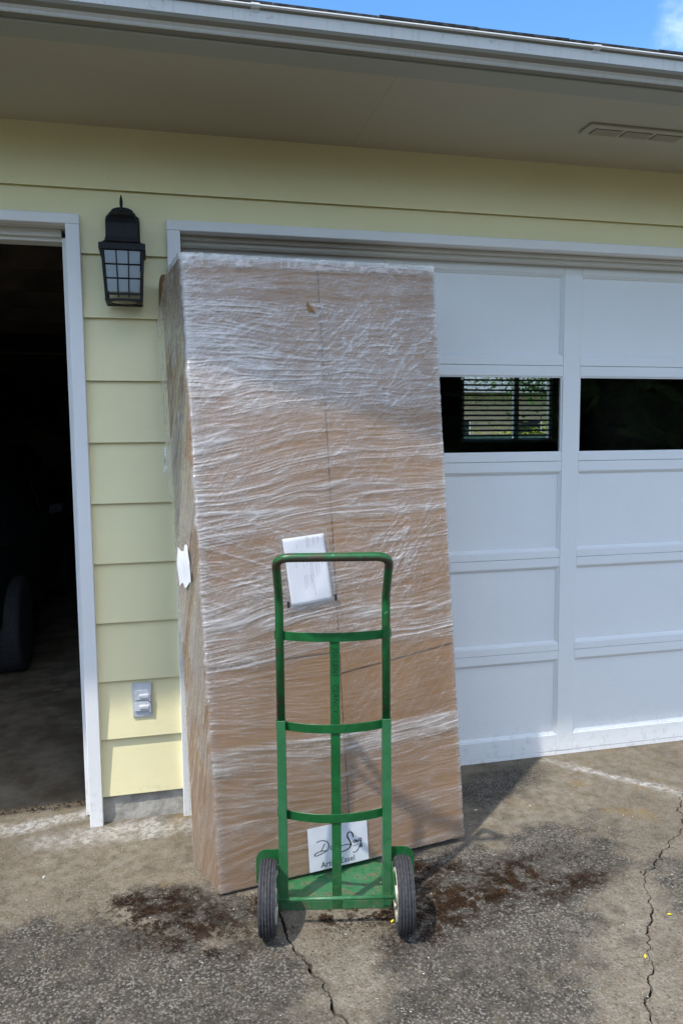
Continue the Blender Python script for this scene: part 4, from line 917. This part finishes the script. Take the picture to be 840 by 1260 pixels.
P = np.stack([c[0] for c in cols], 1); D = np.stack([c[1] for c in cols], 1)      # rows x cols x 3
P = P - np.array(bxo.location)[None, None, :]
NC = P.shape[1]
verts = P.reshape(-1, 3)
ii = (np.arange(NR - 1)[:, None] * NC + np.arange(NC - 1)[None, :]).ravel()
quads = np.stack([ii, ii + 1, ii + NC + 1, ii + NC], 1)
# nothing where the carton's crushed back corner pokes out
tq = np.repeat(ts[:-1], NC - 1); cq = np.tile(np.arange(NC - 1), NR - 1)
keep = ~((cq < 24) & (tq > H_ - 0.055 + 0.0022 * cq))
quads = quads[keep]
me = bpy.data.meshes.new('stretch_film')
me.vertices.add(len(verts)); me.vertices.foreach_set('co', verts.ravel().astype(np.float32))
me.loops.add(quads.size); me.loops.foreach_set('vertex_index', quads.ravel().astype(np.int32))
me.polygons.add(len(quads)); me.polygons.foreach_set('loop_start', np.arange(0, quads.size, 4, dtype=np.int32)); me.polygons.foreach_set('loop_total', np.full(len(quads), 4, dtype=np.int32))
me.update(calc_edges=True)
me.polygons.foreach_set('use_smooth', np.ones(len(quads), dtype=bool))
at = me.attributes.new('layers', 'FLOAT', 'POINT'); at.data.foreach_set('value', D.ravel().astype(np.float32))
me.materials.append(FILM)
fo = bpy.data.objects.new('stretch_film', me); COL.objects.link(fo); fo.parent = bxo

# loose tail of film at the back edge
bm = bmesh.new(); A_, B_ = [], []
for i in range(14):
    u = i / 13; p = lf0(0.02 - 0.16 * u, 1.44 - 0.05 * u + .012 * math.sin(u * 11), .014 + .012 * math.sin(u * 7)); wv = Vector((0.0, 0.004, 0.018 * (1 - .6 * u) + .006 * math.sin(u * 9)))
    A_.append(bm.verts.new(p + wv)); B_.append(bm.verts.new(p - wv))
for i in range(13): bm.faces.new((A_[i], A_[i + 1], B_[i + 1], B_[i]))
ft = link_mesh('film_tail', bm, FILMT, bxo, True)

# ---- packing slip in a clear pouch
def slip_bm(c4, nx, ny, amp, d0, seed):
    bm = bmesh.new(); A, B, C_, D_ = [Vector((p[0], p[1], 0)) for p in c4]; vn = VN(seed); F = []
    for j in range(ny + 1):
        row = []
        for i in range(nx + 1):
            u, v_ = i / nx, j / ny; q = (A * (1 - u) + B * u) * (1 - v_) + (D_ * (1 - u) + C_ * u) * v_
            n = float(vn(np.array([u * 3.1 + v_ * 1.6 + 2]), np.array([v_ * 2.4 - u * .8 + 5]))[0])
            row.append(bm.verts.new(fp(q.x, q.y, d0 + amp * n)))
        F.append(row)
    for j in range(ny):
        for i in range(nx): bm.faces.new((F[j][i], F[j][i + 1], F[j + 1][i + 1], F[j + 1][i]))
    return bm
slipc = [(0.277, 1.142), (0.422, 1.152), (0.442, 0.924), (0.296, 0.913)]
bm = slip_bm(slipc, 14, 18, 0.006, 0.008, 5)
slip = link_mesh('packing_slip', bm, PAPER, bxo, True)
sol = slip.modifiers.new('thickness', 'SOLIDIFY'); sol.thickness = 0.0008
pc = [(0.262, 1.158), (0.434, 1.168), (0.458, 0.906), (0.282, 0.894)]
bm = slip_bm(pc, 12, 14, 0.0015, 0.0150, 6); pm = NT('clear_pouch')
al = pm.n('ShaderNodeBsdfTransparent', {0: (0.93, 0.93, 0.93, 1)}).outputs[0]; pg = pm.n('ShaderNodeBsdfGlossy', {0: (1, 1, 1, 1), 1: 0.15}).outputs[0]; pd = pm.n('ShaderNodeBsdfDiffuse', {0: (.7, .7, .7, 1)}).outputs[0]
pm.link(pm.n('ShaderNodeMixShader', {0: 0.07, 1: pm.n('ShaderNodeMixShader', {0: 0.14, 1: al, 2: pd}).outputs[0], 2: pg}).outputs[0])
link_mesh('document_pouch', bm, pm.m, bxo, True)
bm = bmesh.new()
ux = Vector((slipc[1][0] - slipc[0][0], slipc[1][1] - slipc[0][1])).normalized(); vy = Vector((slipc[3][0] - slipc[0][0], slipc[3][1] - slipc[0][1])).normalized()
rt = random.Random(3); vn5 = VN(5)
def slip_pt(u, v_, lift=0.0013):
    A, B, C_, D_ = [Vector(p) for p in slipc]; q = (A * (1 - u) + B * u) * (1 - v_) + (D_ * (1 - u) + C_ * u) * v_
    n = float(vn5(np.array([u * 3.1 + v_ * 1.6 + 2]), np.array([v_ * 2.4 - u * .8 + 5]))[0]); return fp(q.x, q.y, 0.008 + 0.006 * n + lift)
for u, v0, v1 in ((.30, .10, .18), (.56, .02, .20), (.60, .02, .16), (.72, .03, .15), (.84, .03, .12), (.24, .29, .45), (.42, .28, .46), (.50, .27, .44), (.58, .27, .70), (.62, .30, .62), (.86, .30, .46), (.72, .42, .62), (.78, .40, .60), (.40, .58, .78), (.46, .58, .74), (.55, .58, .80), (.60, .72, .88)):
    v_ = v0
    while v_ < v1:                                       # small upright printed words
        L = rt.uniform(.008, .022); uu = u + rt.uniform(-.004, .004)
        a, b = slip_pt(uu, v_), slip_pt(uu, min(v_ + L, v1)); c, d = slip_pt(uu + .012, min(v_ + L, v1)), slip_pt(uu + .012, v_)
        bm.faces.new([bm.verts.new(p) for p in (a, b, c, d)]); v_ += L + rt.uniform(.006, .014)
link_mesh('print_line', bm, FAINT, slip)
for s, t in ((0.283, 0.922), (0.452, 0.931)):
    bm = bmesh.new(); cpts = [fp(s - .004, t - .011, .016), fp(s + .004, t - .011, .016), fp(s + .004, t + .011, .016), fp(s - .004, t + .011, .016)]
    cv = [bm.verts.new(p) for p in cpts] + [bm.verts.new(p + N * .002) for p in cpts]
    for f in ((0, 3, 2, 1), (4, 5, 6, 7), (0, 1, 5, 4), (1, 2, 6, 5), (2, 3, 7, 6), (3, 0, 4, 7)): bm.faces.new([cv[i] for i in f])
    link_mesh('pouch_tab', bm, TAPEBLK, bxo)
# folded paper on the narrow side
def lf(c, t, d):                                         # c 0 back .. 1 front on the left face
    p = (LBB.lerp(LFB, c)).lerp(LBT.lerp(LFT, c), t / H_); nn = (LFB - LBB).cross(LBT - LBB).normalized(); return inv @ (p + nn * d)
bm = bmesh.new(); NXs, NYs = 10, 10; sv = []
for j in range(NYs + 1):
    row = []
    for i in range(NXs + 1):
        u, v_ = i / NXs, j / NYs
        c = .16 + .52 * u + .05 * v_; t = 1.098 - .122 * v_ + .030 * u + (.01 * math.sin(u * 9) if j in (0, NYs) else 0)
        row.append(bm.verts.new(lf(c, t, .0085 + .006 * abs(math.sin(u * 5.5 + v_ * 2)) + .002 * math.sin(v_ * 5))))
    sv.append(row)
for j in range(NYs):
    for i in range(NXs): bm.faces.new((sv[j][i], sv[j][i + 1], sv[j + 1][i + 1], sv[j + 1][i]))
o = link_mesh('folded_paper', bm, PAPER, bxo); o['label'] = 'small creased white paper on the carton narrow side'
# clear tape patch low on the corner
bm = bmesh.new(); tcn = [lf(.42, .50, .006), lf(1.0, .455, .005), lf(1.0, .385, .005), lf(.55, .42, .006)]; bm.faces.new([bm.verts.new(p) for p in tcn]); link_mesh('clear_tape', bm, pm.m, bxo)

# ---- printed maker's label at the foot of the broad face
card_l = [(0.305, 0.155), (0.522, 0.155), (0.522, 0.006), (0.305, 0.006)]
bm = bmesh.new(); pts = [fp(s, t, .0060) for s, t in card_l] + [fp(s, t, .0052) for s, t in card_l]
lv = [bm.verts.new(p) for p in pts]
for f in ((3, 2, 1, 0), (4, 5, 6, 7), (0, 1, 5, 4), (1, 2, 6, 5), (2, 3, 7, 6), (3, 0, 4, 7)): bm.faces.new([lv[i] for i in f])
lab = link_mesh('printed_label', bm, LABELW, bxo)
def Lp(px, py):                                          # pixel of the photograph's label close-up -> label plane
    u = (px - 75) / (748 - 75); v_ = (py - (185 - 110 * u)) / (525 - 45 * u)
    return 0.305 + 0.217 * u, 0.155 - 0.149 * v_
def stroke(pts, wd, name='lettering'):
    bm = bmesh.new(); q = [Vector(Lp(*p)) for p in pts]
    qq = []                                              # Catmull-Rom smoothing
    for i in range(len(q) - 1):
        p0, p1, p2, p3 = q[max(i - 1, 0)], q[i], q[i + 1], q[min(i + 2, len(q) - 1)]
        for k in range(6):
            t = k / 6; qq.append(.5 * ((2 * p1) + (p2 - p0) * t + (2 * p0 - 5 * p1 + 4 * p2 - p3) * t * t + (3 * p1 - p0 - 3 * p2 + p3) * t ** 3))
    qq.append(q[-1]); A, B = [], []
    for i, p in enumerate(qq):
        d = (qq[min(i + 1, len(qq) - 1)] - qq[max(i - 1, 0)]).normalized(); n = Vector((-d.y, d.x)); k = wd * (.75 + .45 * abs(n.x))
        A.append(bm.verts.new(fp(*(p + n * k / 2), .0067))); B.append(bm.verts.new(fp(*(p - n * k / 2), .0067)))
    for i in range(len(A) - 1): bm.faces.new((A[i], A[i + 1], B[i + 1], B[i]))
    return link_mesh(name, bm, INK, lab)
stroke([(168, 348), (205, 330), (250, 328), (290, 350), (302, 395), (285, 440), (240, 470), (180, 500), (145, 508), (140, 490), (175, 465), (230, 450), (268, 448)], .0028)
stroke([(255, 362), (238, 405), (212, 452)], .0026)
stroke([(352, 398), (330, 396), (318, 420), (328, 436), (350, 420), (356, 398), (354, 430), (368, 436)], .0026)
stroke([(580, 300), (578, 265), (555, 240), (525, 250), (515, 290), (535, 335), (550, 375), (535, 420), (490, 450), (440, 468), (405, 462)], .0040)
stroke([(405, 412), (460, 392), (520, 382), (560, 390)], .0030)
stroke([(592, 330), (580, 350), (592, 362), (606, 345), (596, 330)], .0026)
stroke([(612, 330), (612, 360), (622, 336), (632, 338), (632, 360)], .0026)
stroke([(672, 318), (655, 312), (645, 330), (655, 345), (672, 330), (672, 318), (665, 365), (640, 420), (612, 462), (580, 476), (572, 466)], .0026)
stroke([(570, 402), (600, 396), (640, 386)], .0018)
stroke([(672, 378), (660, 378), (658, 392), (672, 396), (676, 410), (662, 416), (656, 404), (672, 392), (676, 376)], .0026)
lm = Matrix((U, V, N)).transposed().to_4x4()
lm.translation = fp(*Lp(396, 579), .0064)
text_mesh('lettering', 'Artist Easel', .0270, INK, lab, lm @ Matrix.Rotation(R_(0.5), 4, 'Z'), space=1.02, xs=0.98)

# ------------------------------------------------------------------ hand truck
TA = R_(-11.85)
tr = thing('hand_truck', 'worn green hand truck with black tyres standing in front of the carton', 'hand truck', (0.707, -0.839, gz(-0.839)), rz=TA)
# local axes: x across, y forwards to the carton, z up
RX = 0.1635
hpth = [(-RX, 0.112, 0.585), (-RX, 0.112, 1.005), (-RX, -0.022, 1.150), (RX, -0.022, 1.150), (RX, 0.112, 1.005), (RX, 0.112, 0.585)]
def path_f(pts, rads, n=8):
    pts = [Vector(p) for p in pts]; out = [pts[0]]
    for i in range(1, len(pts) - 1):
        f = fillet([pts[i - 1], pts[i], pts[i + 1]], rads[i - 1], n); out += f[1:-1]
    out.append(pts[-1]); return out
bm = bmesh.new(); tube(bm, path_f(hpth, [0.07, 0.042, 0.042, 0.07]), 0.0132, 18); link_mesh('handle_frame', bm, GRIP, tr, True)
for s in (-1, 1):
    bm = bmesh.new()                                      # folded steel upright: web plus two flanges
    x0, x1 = s * RX - 0.0135, s * RX + 0.0135
    bx(bm, x0, x1, 0.098, 0.102, 0.012, 0.622)
    bx(bm, min(s * RX - s * 0.0135, s * RX - s * 0.0095), max(s * RX - s * 0.0135, s * RX - s * 0.0095), 0.1022, 0.134, 0.012, 0.620)
    bx(bm, min(s * RX + s * 0.0135, s * RX + s * 0.0095), max(s * RX + s * 0.0135, s * RX + s * 0.0095), 0.1022, 0.134, 0.012, 0.620)
    rail = link_mesh('rail', bm, FADED, tr, bevel=0.0008)
    bm = bmesh.new(); extr(bm, [(0.098, 0.015), (0.134, 0.015), (0.134, 0.085), (0.098, 0.16), (0.060, 0.15), (-0.012, 0.118), (-0.018, 0.100), (-0.004, 0.086), (0.05, 0.07)], lambda a, p: (a, p[0], p[1]), s * RX + s * 0.0138, s * RX + s * 0.0175)
    bmesh.ops.triangulate(bm, faces=[f for f in bm.faces if len(f.verts) > 4]); link_mesh('axle_bracket', bm, GREEN, tr)
for z, sag in ((0.887, 0.052), (0.599, 0.052), (0.311, 0.052)):
    bm = bmesh.new(); n = 22; rows_ = []
    for i in range(n + 1):
        u = -1 + 2 * i / n; x = u * (RX + 0.0165); y = 0.1365 - sag * (1 - u * u) if z < .7 else 0.1275 - (sag - .009) * (1 - u * u)
        k = 2 * sag * u / (RX); nx_, ny_ = -k, 1.0; l = math.hypot(nx_, ny_); nx_, ny_ = nx_ / l, ny_ / l
        rows_.append([bm.verts.new((x + nx_ * a * .0018, y + ny_ * a * .0018, z + b * .0140)) for a, b in ((-1, -1), (1, -1), (1, 1), (-1, 1))])
    for a, b in zip(rows_, rows_[1:]):
        for i in range(4): bm.faces.new((a[i], a[(i + 1) % 4], b[(i + 1) % 4], b[i]))
    bm.faces.new(rows_[0]); bm.faces.new(rows_[-1][::-1])
    link_mesh('crossbar', bm, GREEN, tr, bevel=0.0005)
bm = bmesh.new(); ys = [0.0885, 0.0885, 0.0885, 0.090, 0.101]; zs = [0.893, 0.60, 0.32, 0.16, 0.009]; rr_ = []
for y, z in zip(ys, zs): rr_.append([bm.verts.new((0.0045 + a * .0148, y + b * .0018, z)) for a, b in ((-1, -1), (1, -1), (1, 1), (-1, 1))])
for a, b in zip(rr_, rr_[1:]):
    for i in range(4): bm.faces.new((a[i], a[(i + 1) % 4], b[(i + 1) % 4], b[i]))
bm.faces.new(rr_[0]); bm.faces.new(rr_[-1][::-1])
stp = link_mesh('centre_strap', bm, GREEN, tr, bevel=0.0005)
# hand lettering running down the strap
DKG = simple('dark_marker', (0.003, 0.025, 0.010), 0.6, 0.1, 40, 0, 100)
mt = Matrix.Translation((0.0050, 0.0864, 0.752)) @ Matrix.Rotation(R_(90), 4, 'X') @ Matrix.Rotation(R_(-90), 4, 'Z')
text_mesh('lettering', 'SULLENS - CLANCY', 0.0215, DKG, stp, mt, 0.12, 1.12)
# nose plate, axle, rod
def gl(z): return z
bm = bmesh.new()
def plate(bm, pts, z0, z1):
    A = [bm.verts.new((x, y, z0)) for x, y in pts]; B = [bm.verts.new((x, y, z1)) for x, y in pts]; n = len(pts)
    bm.faces.new(A[::-1]); bm.faces.new(B)
    for i in range(n): bm.faces.new((A[i], A[(i + 1) % n], B[(i + 1) % n], B[i]))
plate(bm, [(-0.178, 0.104), (0.178, 0.104), (0.178, 0.30), (0.150, 0.385), (-0.150, 0.385), (-0.178, 0.30)], 0.0035, 0.0080)
bx(bm, -0.178, 0.178, 0.1005, 0.1040, 0.0035, 0.030)
npl = link_mesh('nose_plate', bm, FADED, tr)
mt2 = Matrix.Translation((0.0, 0.150, 0.0084))
text_mesh('lettering', 'PROECO  RENTAL', 0.019, simple('worn_stencil', (0.06, 0.10, 0.06), 0.7, 0.5, 120, 0, 100), npl, mt2, 0, 1.05)
AXZ = 0.1105
bm = bmesh.new(); tube(bm, [(-0.226, 0, AXZ - .008), (0.226, 0, AXZ - .008)], 0.0065, 12); link_mesh('axle', bm, FADED, tr, True)
for s in (-1, 1):
    bm = bmesh.new()                                      # guard plate behind each wheel
    xo, xi = s * 0.250, s * 0.178
    pr = [(xi, 0.085), (xo, 0.085), (xo, 0.165)] + [(xo - s * 0.032 * (1 - math.cos(a)), 0.165 + 0.032 * math.sin(a)) for a in (0.4, 0.8, 1.2, 1.57)] + [(xi, 0.197)]
    extr(bm, pr, lambda a, p: (p[0], a + 0.10 * max(0, (0.10 - p[1])), p[1]), 0.117, 0.1205)
    bmesh.ops.triangulate(bm, faces=[f for f in bm.faces if len(f.verts) > 4])
    link_mesh('wheel_guard', bm, GREEN, tr)
    bm = bmesh.new(); bx(bm, min(s * .1775, s * .1640), max(s * .1775, s * .1640), 0.117, 0.1295, 0.085, 0.195); link_mesh('guard_tab', bm, GREEN, tr)
def wheel(s):
    c = (s * 0.2045, 0, AXZ)
    wt = bpy.data.objects.new('wheel', None); COL.objects.link(wt); wt.parent = tr; wt.location = c
    bm = bmesh.new(); Rr = 0.1105; hw = 0.0255
    prof = [(0.072, -hw * .75), (0.082, -hw * .95), (0.094, -hw), (0.103, -hw * .96)]
    for k in range(5):                                    # ribs and grooves round the tread
        a0 = -hw * .86 + k * (hw * 1.72 / 5); a1 = a0 + hw * 1.72 / 5 * .66; crown = Rr - 0.0030 * ((k - 2) / 2) ** 2
        prof += [(crown - .0035, a0 - .0001), (crown, a0 + .0008), (crown, a1 - .0008), (crown - .0035, a1)]
    prof += [(0.103, hw * .96), (0.094, hw), (0.082, hw * .95), (0.072, hw * .75)]
    lathe(bm, prof, 44, 'X'); link_mesh('tyre', bm, RUBBER, wt, False)
    bm = bmesh.new(); lathe(bm, [(0.010, -hw * 1.02), (0.024, -hw * 1.02), (0.026, -hw * .7), (0.058, -hw * .55), (0.066, -hw * .98), (0.0745, -hw * 1.02), (0.0765, -hw * .8), (0.074, 0), (0.0765, hw * .8), (0.0745, hw * 1.02), (0.066, hw * .98), (0.058, hw * .55), (0.026, hw * .7), (0.024, hw * 1.02), (0.010, hw * 1.02)], 32, 'X')
    link_mesh('rim', bm, RIMM, wt, False)
    bm = bmesh.new(); lathe(bm, [(0.012, -hw * 1.25), (0.012, hw * 1.25)], 14, 'X'); link_mesh('hub', bm, GREEN, wt)
wheel(-1); wheel(1)

# ------------------------------------------------------------------ moss, chips and petals on the drive
def inside_noise(x, y, sc, seed): return VN(seed)(x * sc + 50, y * sc + 50)
bm = bmesh.new(); rm = np.random.default_rng(21)
patches = [(1.22, -0.77, 0.30, 0.075, 18, 1500), (0.84, -0.765, 0.20, 0.05, 3, 650), (0.24, -0.66, 0.20, 0.08, -35, 700), (0.16, -0.555, 0.10, 0.035, 0, 160), (1.52, -0.80, 0.13, 0.05, 10, 260), (1.08, -0.62, 0.10, 0.06, 0, 350), (0.30, -0.84, 0.16, 0.05, -20, 160), (1.0, -0.92, 0.2, 0.06, 25, 200), (0.50, -0.66, .08, .05, 0, 150)]
mv, mf, mm = [], [], []
for (cx, cy, rx, ry, an, n) in patches:
    a = R_(an); k = 0; tries = 0
    while k < n and tries < n * 30:
        tries += 1
        u, v_ = rm.normal(0, .62, 2); x = cx + rx * u * math.cos(a) - ry * v_ * math.sin(a); y = cy + rx * u * math.sin(a) + ry * v_ * math.cos(a)
        cl = float(inside_noise(np.array([x]), np.array([y]), 26, 60)[0]) * .6 + float(inside_noise(np.array([x]), np.array([y]), 70, 61)[0]) * .4
        if cl < .545: continue
        k += .33; z = gz(y); hgt = (cl - .50) * .045; och = 1 if (rm.random() < (.22 if abs(x - 1.22) < .2 and abs(y + .79) < .09 else .03)) else 0
        for _ in range(3):
            s = rm.uniform(.0010, .0032); c = np.array([x, y, z]) + np.array([rm.normal(0, .004), rm.normal(0, .004), abs(rm.normal(0, 1)) * hgt * .5])
            b = len(mv); mv += [tuple(c + rm.uniform(-s, s, 3) * np.array([1, 1, .8])) for _ in range(4)]
            mf += [(b, b + 1, b + 2), (b, b + 2, b + 3), (b, b + 3, b + 1), (b + 1, b + 3, b + 2)]; mm += [och] * 4
bm.free()
me = bpy.data.meshes.new('moss'); me.from_pydata(mv, [], mf); me.materials.append(MOSSM); me.materials.append(MOSSO); me.polygons.foreach_set('material_index', mm)
mo = bpy.data.objects.new('moss', me); COL.objects.link(mo); mo['kind'] = 'stuff'
mv, mf = [], []
for k in range(420):                                      # pale chips and bits of bark
    x = rm.uniform(-0.3, 2.2); y = rm.uniform(-1.35, -0.1); s = rm.uniform(.001, .0035) * (1 if rm.random() < .93 else 2.2); c = np.array([x, y, gz(y) + s * .4])
    b = len(mv); mv += [tuple(c + rm.uniform(-s, s, 3) * np.array([1.3, 1, .5])) for _ in range(4)]; mf += [(b, b + 1, b + 2), (b, b + 2, b + 3), (b, b + 3, b + 1), (b + 1, b + 3, b + 2)]
me = bpy.data.meshes.new('pale_chips'); me.from_pydata(mv, [], mf); me.materials.append(CHIPM)
co = bpy.data.objects.new('pale_chips', me); COL.objects.link(co); co['kind'] = 'stuff'
for (x, y), lb in (((1.73, -1.02), 'yellow petal on the concrete right of the long crack'), ((1.54, -1.17), 'yellow petal lying in the long crack at right'), ((0.882, -0.845), 'yellow petal beside the right wheel of the green hand truck')):
    bm = bmesh.new(); L = .0075; pp = [(-L, 0, .002), (-L * .3, L * .5, .004), (L * .6, L * .45, .003), (L, 0, .006), (L * .5, -L * .5, .003), (-L * .4, -L * .4, .004)]
    pv = [bm.verts.new(p) for p in pp] + [bm.verts.new((p[0], p[1], p[2] + .0012)) for p in pp]
    bm.faces.new(pv[:6][::-1]); bm.faces.new(pv[6:])
    for i in range(6): bm.faces.new((pv[i], pv[(i + 1) % 6], pv[(i + 1) % 6 + 6], pv[i + 6]))
    o = link_mesh('petal', bm, PETALM); o.location = (x, y, gz(y) + .001); o.rotation_euler = (0, 0, rm.uniform(0, 3)); tag(o, lb, 'petal', 'yellow petals on the driveway')

# ------------------------------------------------------------------ dark car parked in the open bay
car = thing('parked_car', 'dark car parked in the shade inside the open garage bay', 'car', (-1.52, 3.2, 0.012))
bm = bmesh.new()
secs = [(-1.62, .30, .62, .62, .60), (-1.50, .22, .80, .80, .78), (-1.05, .19, .84, .84, .84), (-0.35, .19, .88, .92, .86), (0.25, .19, .89, 1.42, .66), (1.3, .19, .89, 1.44, .68), (2.0, .20, .86, 1.05, .80), (2.5, .28, .78, .95, .76)]
rg = []
for y, zb, hw, zt, hwt in secs:
    zm = min(zt, .80); rg.append([bm.verts.new(p) for p in ((-hw * .9, y, zb), (hw * .9, y, zb), (hw, y, zb + .15), (hw, y, zm - .12), (hw * .96, y, zm), (hwt * .98, y, max(zt - .05, zm + .001)), (hwt * .85, y, max(zt, zm + .002)), (-hwt * .85, y, max(zt, zm + .002)), (-hwt * .98, y, max(zt - .05, zm + .001)), (-hw * .96, y, zm), (-hw, y, zm - .12), (-hw, y, zb + .15))])
for a, b in zip(rg, rg[1:]):
    for i in range(12): bm.faces.new((a[i], a[(i + 1) % 12], b[(i + 1) % 12], b[i]))
bm.faces.new(rg[0][::-1]); bm.faces.new(rg[-1]); link_mesh('body', bm, CARP, car, True)
for s in (-1, 1):
    for y in (-1.02, 1.55):
        wt = bpy.data.objects.new('wheel', None); COL.objects.link(wt); wt.parent = car; wt.location = (s * .80, y, .305)
        bm = bmesh.new(); lathe(bm, [(.20, -.10), (.27, -.105), (.30, -.085), (.305, 0), (.30, .085), (.27, .105), (.20, .10)], 32, 'X'); link_mesh('tyre', bm, RUBBER, wt, True)
        bm = bmesh.new(); lathe(bm, [(.03, -.09), (.08, -.085), (.19, -.07), (.205, -.10), (.205, .10), (.19, .07), (.08, .085), (.03, .09)], 24, 'X'); link_mesh('rim', bm, ALLOY, wt, False)
    hexa('side_window', [(s * .845, 0.3, .86), (s * .86, 1.25, .86), (s * .87, 1.25, .86), (s * .855, 0.3, .86), (s * .68, 0.45, 1.34), (s * .69, 1.2, 1.36), (s * .70, 1.2, 1.36), (s * .69, 0.45, 1.34)], CARG, car)
    box('headlight', s * .62 - .12, s * .62 + .12, -1.575, -1.5, .58, .70, ALLOY, car, .01)
    hexa('wing_mirror', [(s * .90, .28, .88), (s * 1.0, .28, .90), (s * 1.0, .36, .90), (s * .90, .36, .88), (s * .90, .28, .95), (s * 1.0, .28, .97), (s * 1.0, .36, .97), (s * .90, .36, .95)], RUBBERSEAL, car, .01)

# ------------------------------------------------------------------ yard seen through the far window
FY = 12.0
fn = thing('fence', 'green slatted fence seen through the blinds of the far garage window', 'fence', (8.8, FY, -0.55))
bm = bmesh.new(); bx(bm, -.035, .035, -.01, .01, 0, 2.05); fs = bpy.data.meshes.new('fence_slat'); bm.to_mesh(fs); bm.free(); fs.materials.append(FENCEM)
for k in range(70):
    o = bpy.data.objects.new('fence_slat', fs); COL.objects.link(o); o.parent = fn; o.location = (-3.5 + k * .115, rng.uniform(-.004, .004), 0); o.rotation_euler = (0, R_(18), 0)
for z in (.4, 1.2, 2.02): box('fence_rail', -3.6, 4.8, .012, .05, z - .04, z + .04, FENCEM, fn)
def leaves(name, n, mat, cen, rad, size, parent=None, seed=1, core=.35):
    r_ = np.random.default_rng(seed); mv, mf = [], []
    cl = [np.array(cen) + r_.normal(0, .5, 3) * np.array(rad) for _ in range(26)]
    for _ in range(n):
        c = cl[r_.integers(len(cl))] + r_.normal(0, core, 3) * np.array(rad) * .5; s = size * r_.uniform(.6, 1.3); a = r_.normal(0, 1, 3); a /= np.linalg.norm(a); b = np.cross(a, r_.normal(0, 1, 3)); b /= np.linalg.norm(b)
        i = len(mv); mv += [tuple(c - a * s), tuple(c + b * s * .45), tuple(c + a * s), tuple(c - b * s * .45)]; mf.append((i, i + 1, i + 2, i + 3))
    me = bpy.data.meshes.new(name); me.from_pydata(mv, [], mf); me.materials.append(mat); o = bpy.data.objects.new(name, me); COL.objects.link(o); o.parent = parent; return o
hd = thing('hedge', 'sunlit yellow green shrub beyond the fence outside the far window', 'shrub', (10.2, 14.5, -0.55))
leaves('foliage', 5000, HEDGEM, (0, 0, 1.75), (1.9, .5, .42), .06, hd, 5, .8); bm = bmesh.new(); tube(bm, [(0, 0, 0), (.05, 0, .9), (0, .1, 1.6)], [.06, .05, .03], 8); link_mesh('stem', bm, BARK, hd)
tr2 = thing('tree', 'leafy tree with dark slanting branches outside the far garage window', 'tree', (13.6, 19.0, -0.55))
bm = bmesh.new(); tube(bm, [(0, 0, 0), (-.1, 0, 1.5), (-.3, 0, 2.6), (-1.2, 0, 3.6), (-2.4, .2, 4.9)], [.24, .2, .16, .11, .05], 10); tube(bm, [(-.3, 0, 2.5), (.3, .1, 3.6), (1.1, 0, 5.0)], [.14, .1, .04], 8); tube(bm, [(-.8, 0, 3.2), (-1.9, 0, 3.5), (-2.8, .1, 3.9)], [.08, .06, .03], 8); link_mesh('trunk', bm, BARK, tr2, True)
leaves('crown', 16000, LEAFM, (.3, 0, 5.0), (3.0, 1.4, 1.6), .075, tr2, 8, .9)
nb = thing('neighbour_house', 'beige house with a grey roof far behind the garage window', 'house', (17.0, 34.0, -0.55))
box('wall', -9, 5, 0, 7, 0, 4.4, BEIGE, nb)
hexa('roof', [(-9.6, -.7, 4.25), (5.6, -.7, 4.25), (5.6, 7.7, 4.25), (-9.6, 7.7, 4.25), (-9.6, 3.4, 6.4), (5.6, 3.4, 6.4), (5.6, 3.6, 6.4), (-9.6, 3.6, 6.4)], ROOFB, nb)
for x in (-6.5, -2.5, 1.5):
    wf = box('window', x, x + 1.4, -.05, 0.05, 1.6, 2.9, WHITE, nb); box('pane', x + .08, x + 1.32, -.07, -.052, 1.68, 2.82, CARG, wf)
sh = thing('shed', 'brown wooden shed beyond the fence at the right of the far window', 'shed', (15.4, 17.5, -0.55))
box('wall', -1.6, 2.2, 0, 2.2, 0, 2.75, BROWNW, sh); hexa('roof', [(-1.8, -.25, 2.7), (2.4, -.25, 2.7), (2.4, 2.4, 2.7), (-1.8, 2.4, 2.7), (-1.8, -.25, 2.8), (2.4, -.25, 2.8), (2.4, 2.4, 3.3), (-1.8, 2.4, 3.3)], ROOFB, sh)

# ------------------------------------------------------------------ unseen dark street and tree row, added to cut bounce and low sky
struct(box('street', -60, 60, -11.5, -4.64, -0.6, gz(-4.64) - 0.012, simple('street_asphalt', (0.04, 0.04, 0.04), 0.9, 0.2, 3, 0.4, 120)))
r_ = np.random.default_rng(4); mv, mf = [], []  # leaf cards of the added tree row, out of view, blocking low sky
for _ in range(26000):
    x = r_.uniform(-32, 34); top = 3.6 + .9 * math.sin(x * .45) + .5 * math.sin(x * 1.3 + 1); z = top * r_.random() ** .8 - .4; y = -16.5 + r_.normal(0, 1.6); c = np.array([x, y, z]); sz = r_.uniform(.35, .75)
    a = r_.normal(0, 1, 3); a /= np.linalg.norm(a); b = np.cross(a, r_.normal(0, 1, 3)); b /= np.linalg.norm(b); i = len(mv)
    mv += [tuple(c - a * sz), tuple(c + b * sz * .6), tuple(c + a * sz), tuple(c - b * sz * .6)]; mf.append((i, i + 1, i + 2, i + 3))
me = bpy.data.meshes.new('unseen_tree_row'); me.from_pydata(mv, [], mf); me.materials.append(simple('tree_row_leaves', (0.032, 0.055, 0.016), 0.95, 0.3, 2, 0.1, 20, spec=0.05, c2=(0.014, 0.026, 0.008)))
o = bpy.data.objects.new('unseen_tree_row', me); COL.objects.link(o); o['kind'] = 'stuff'
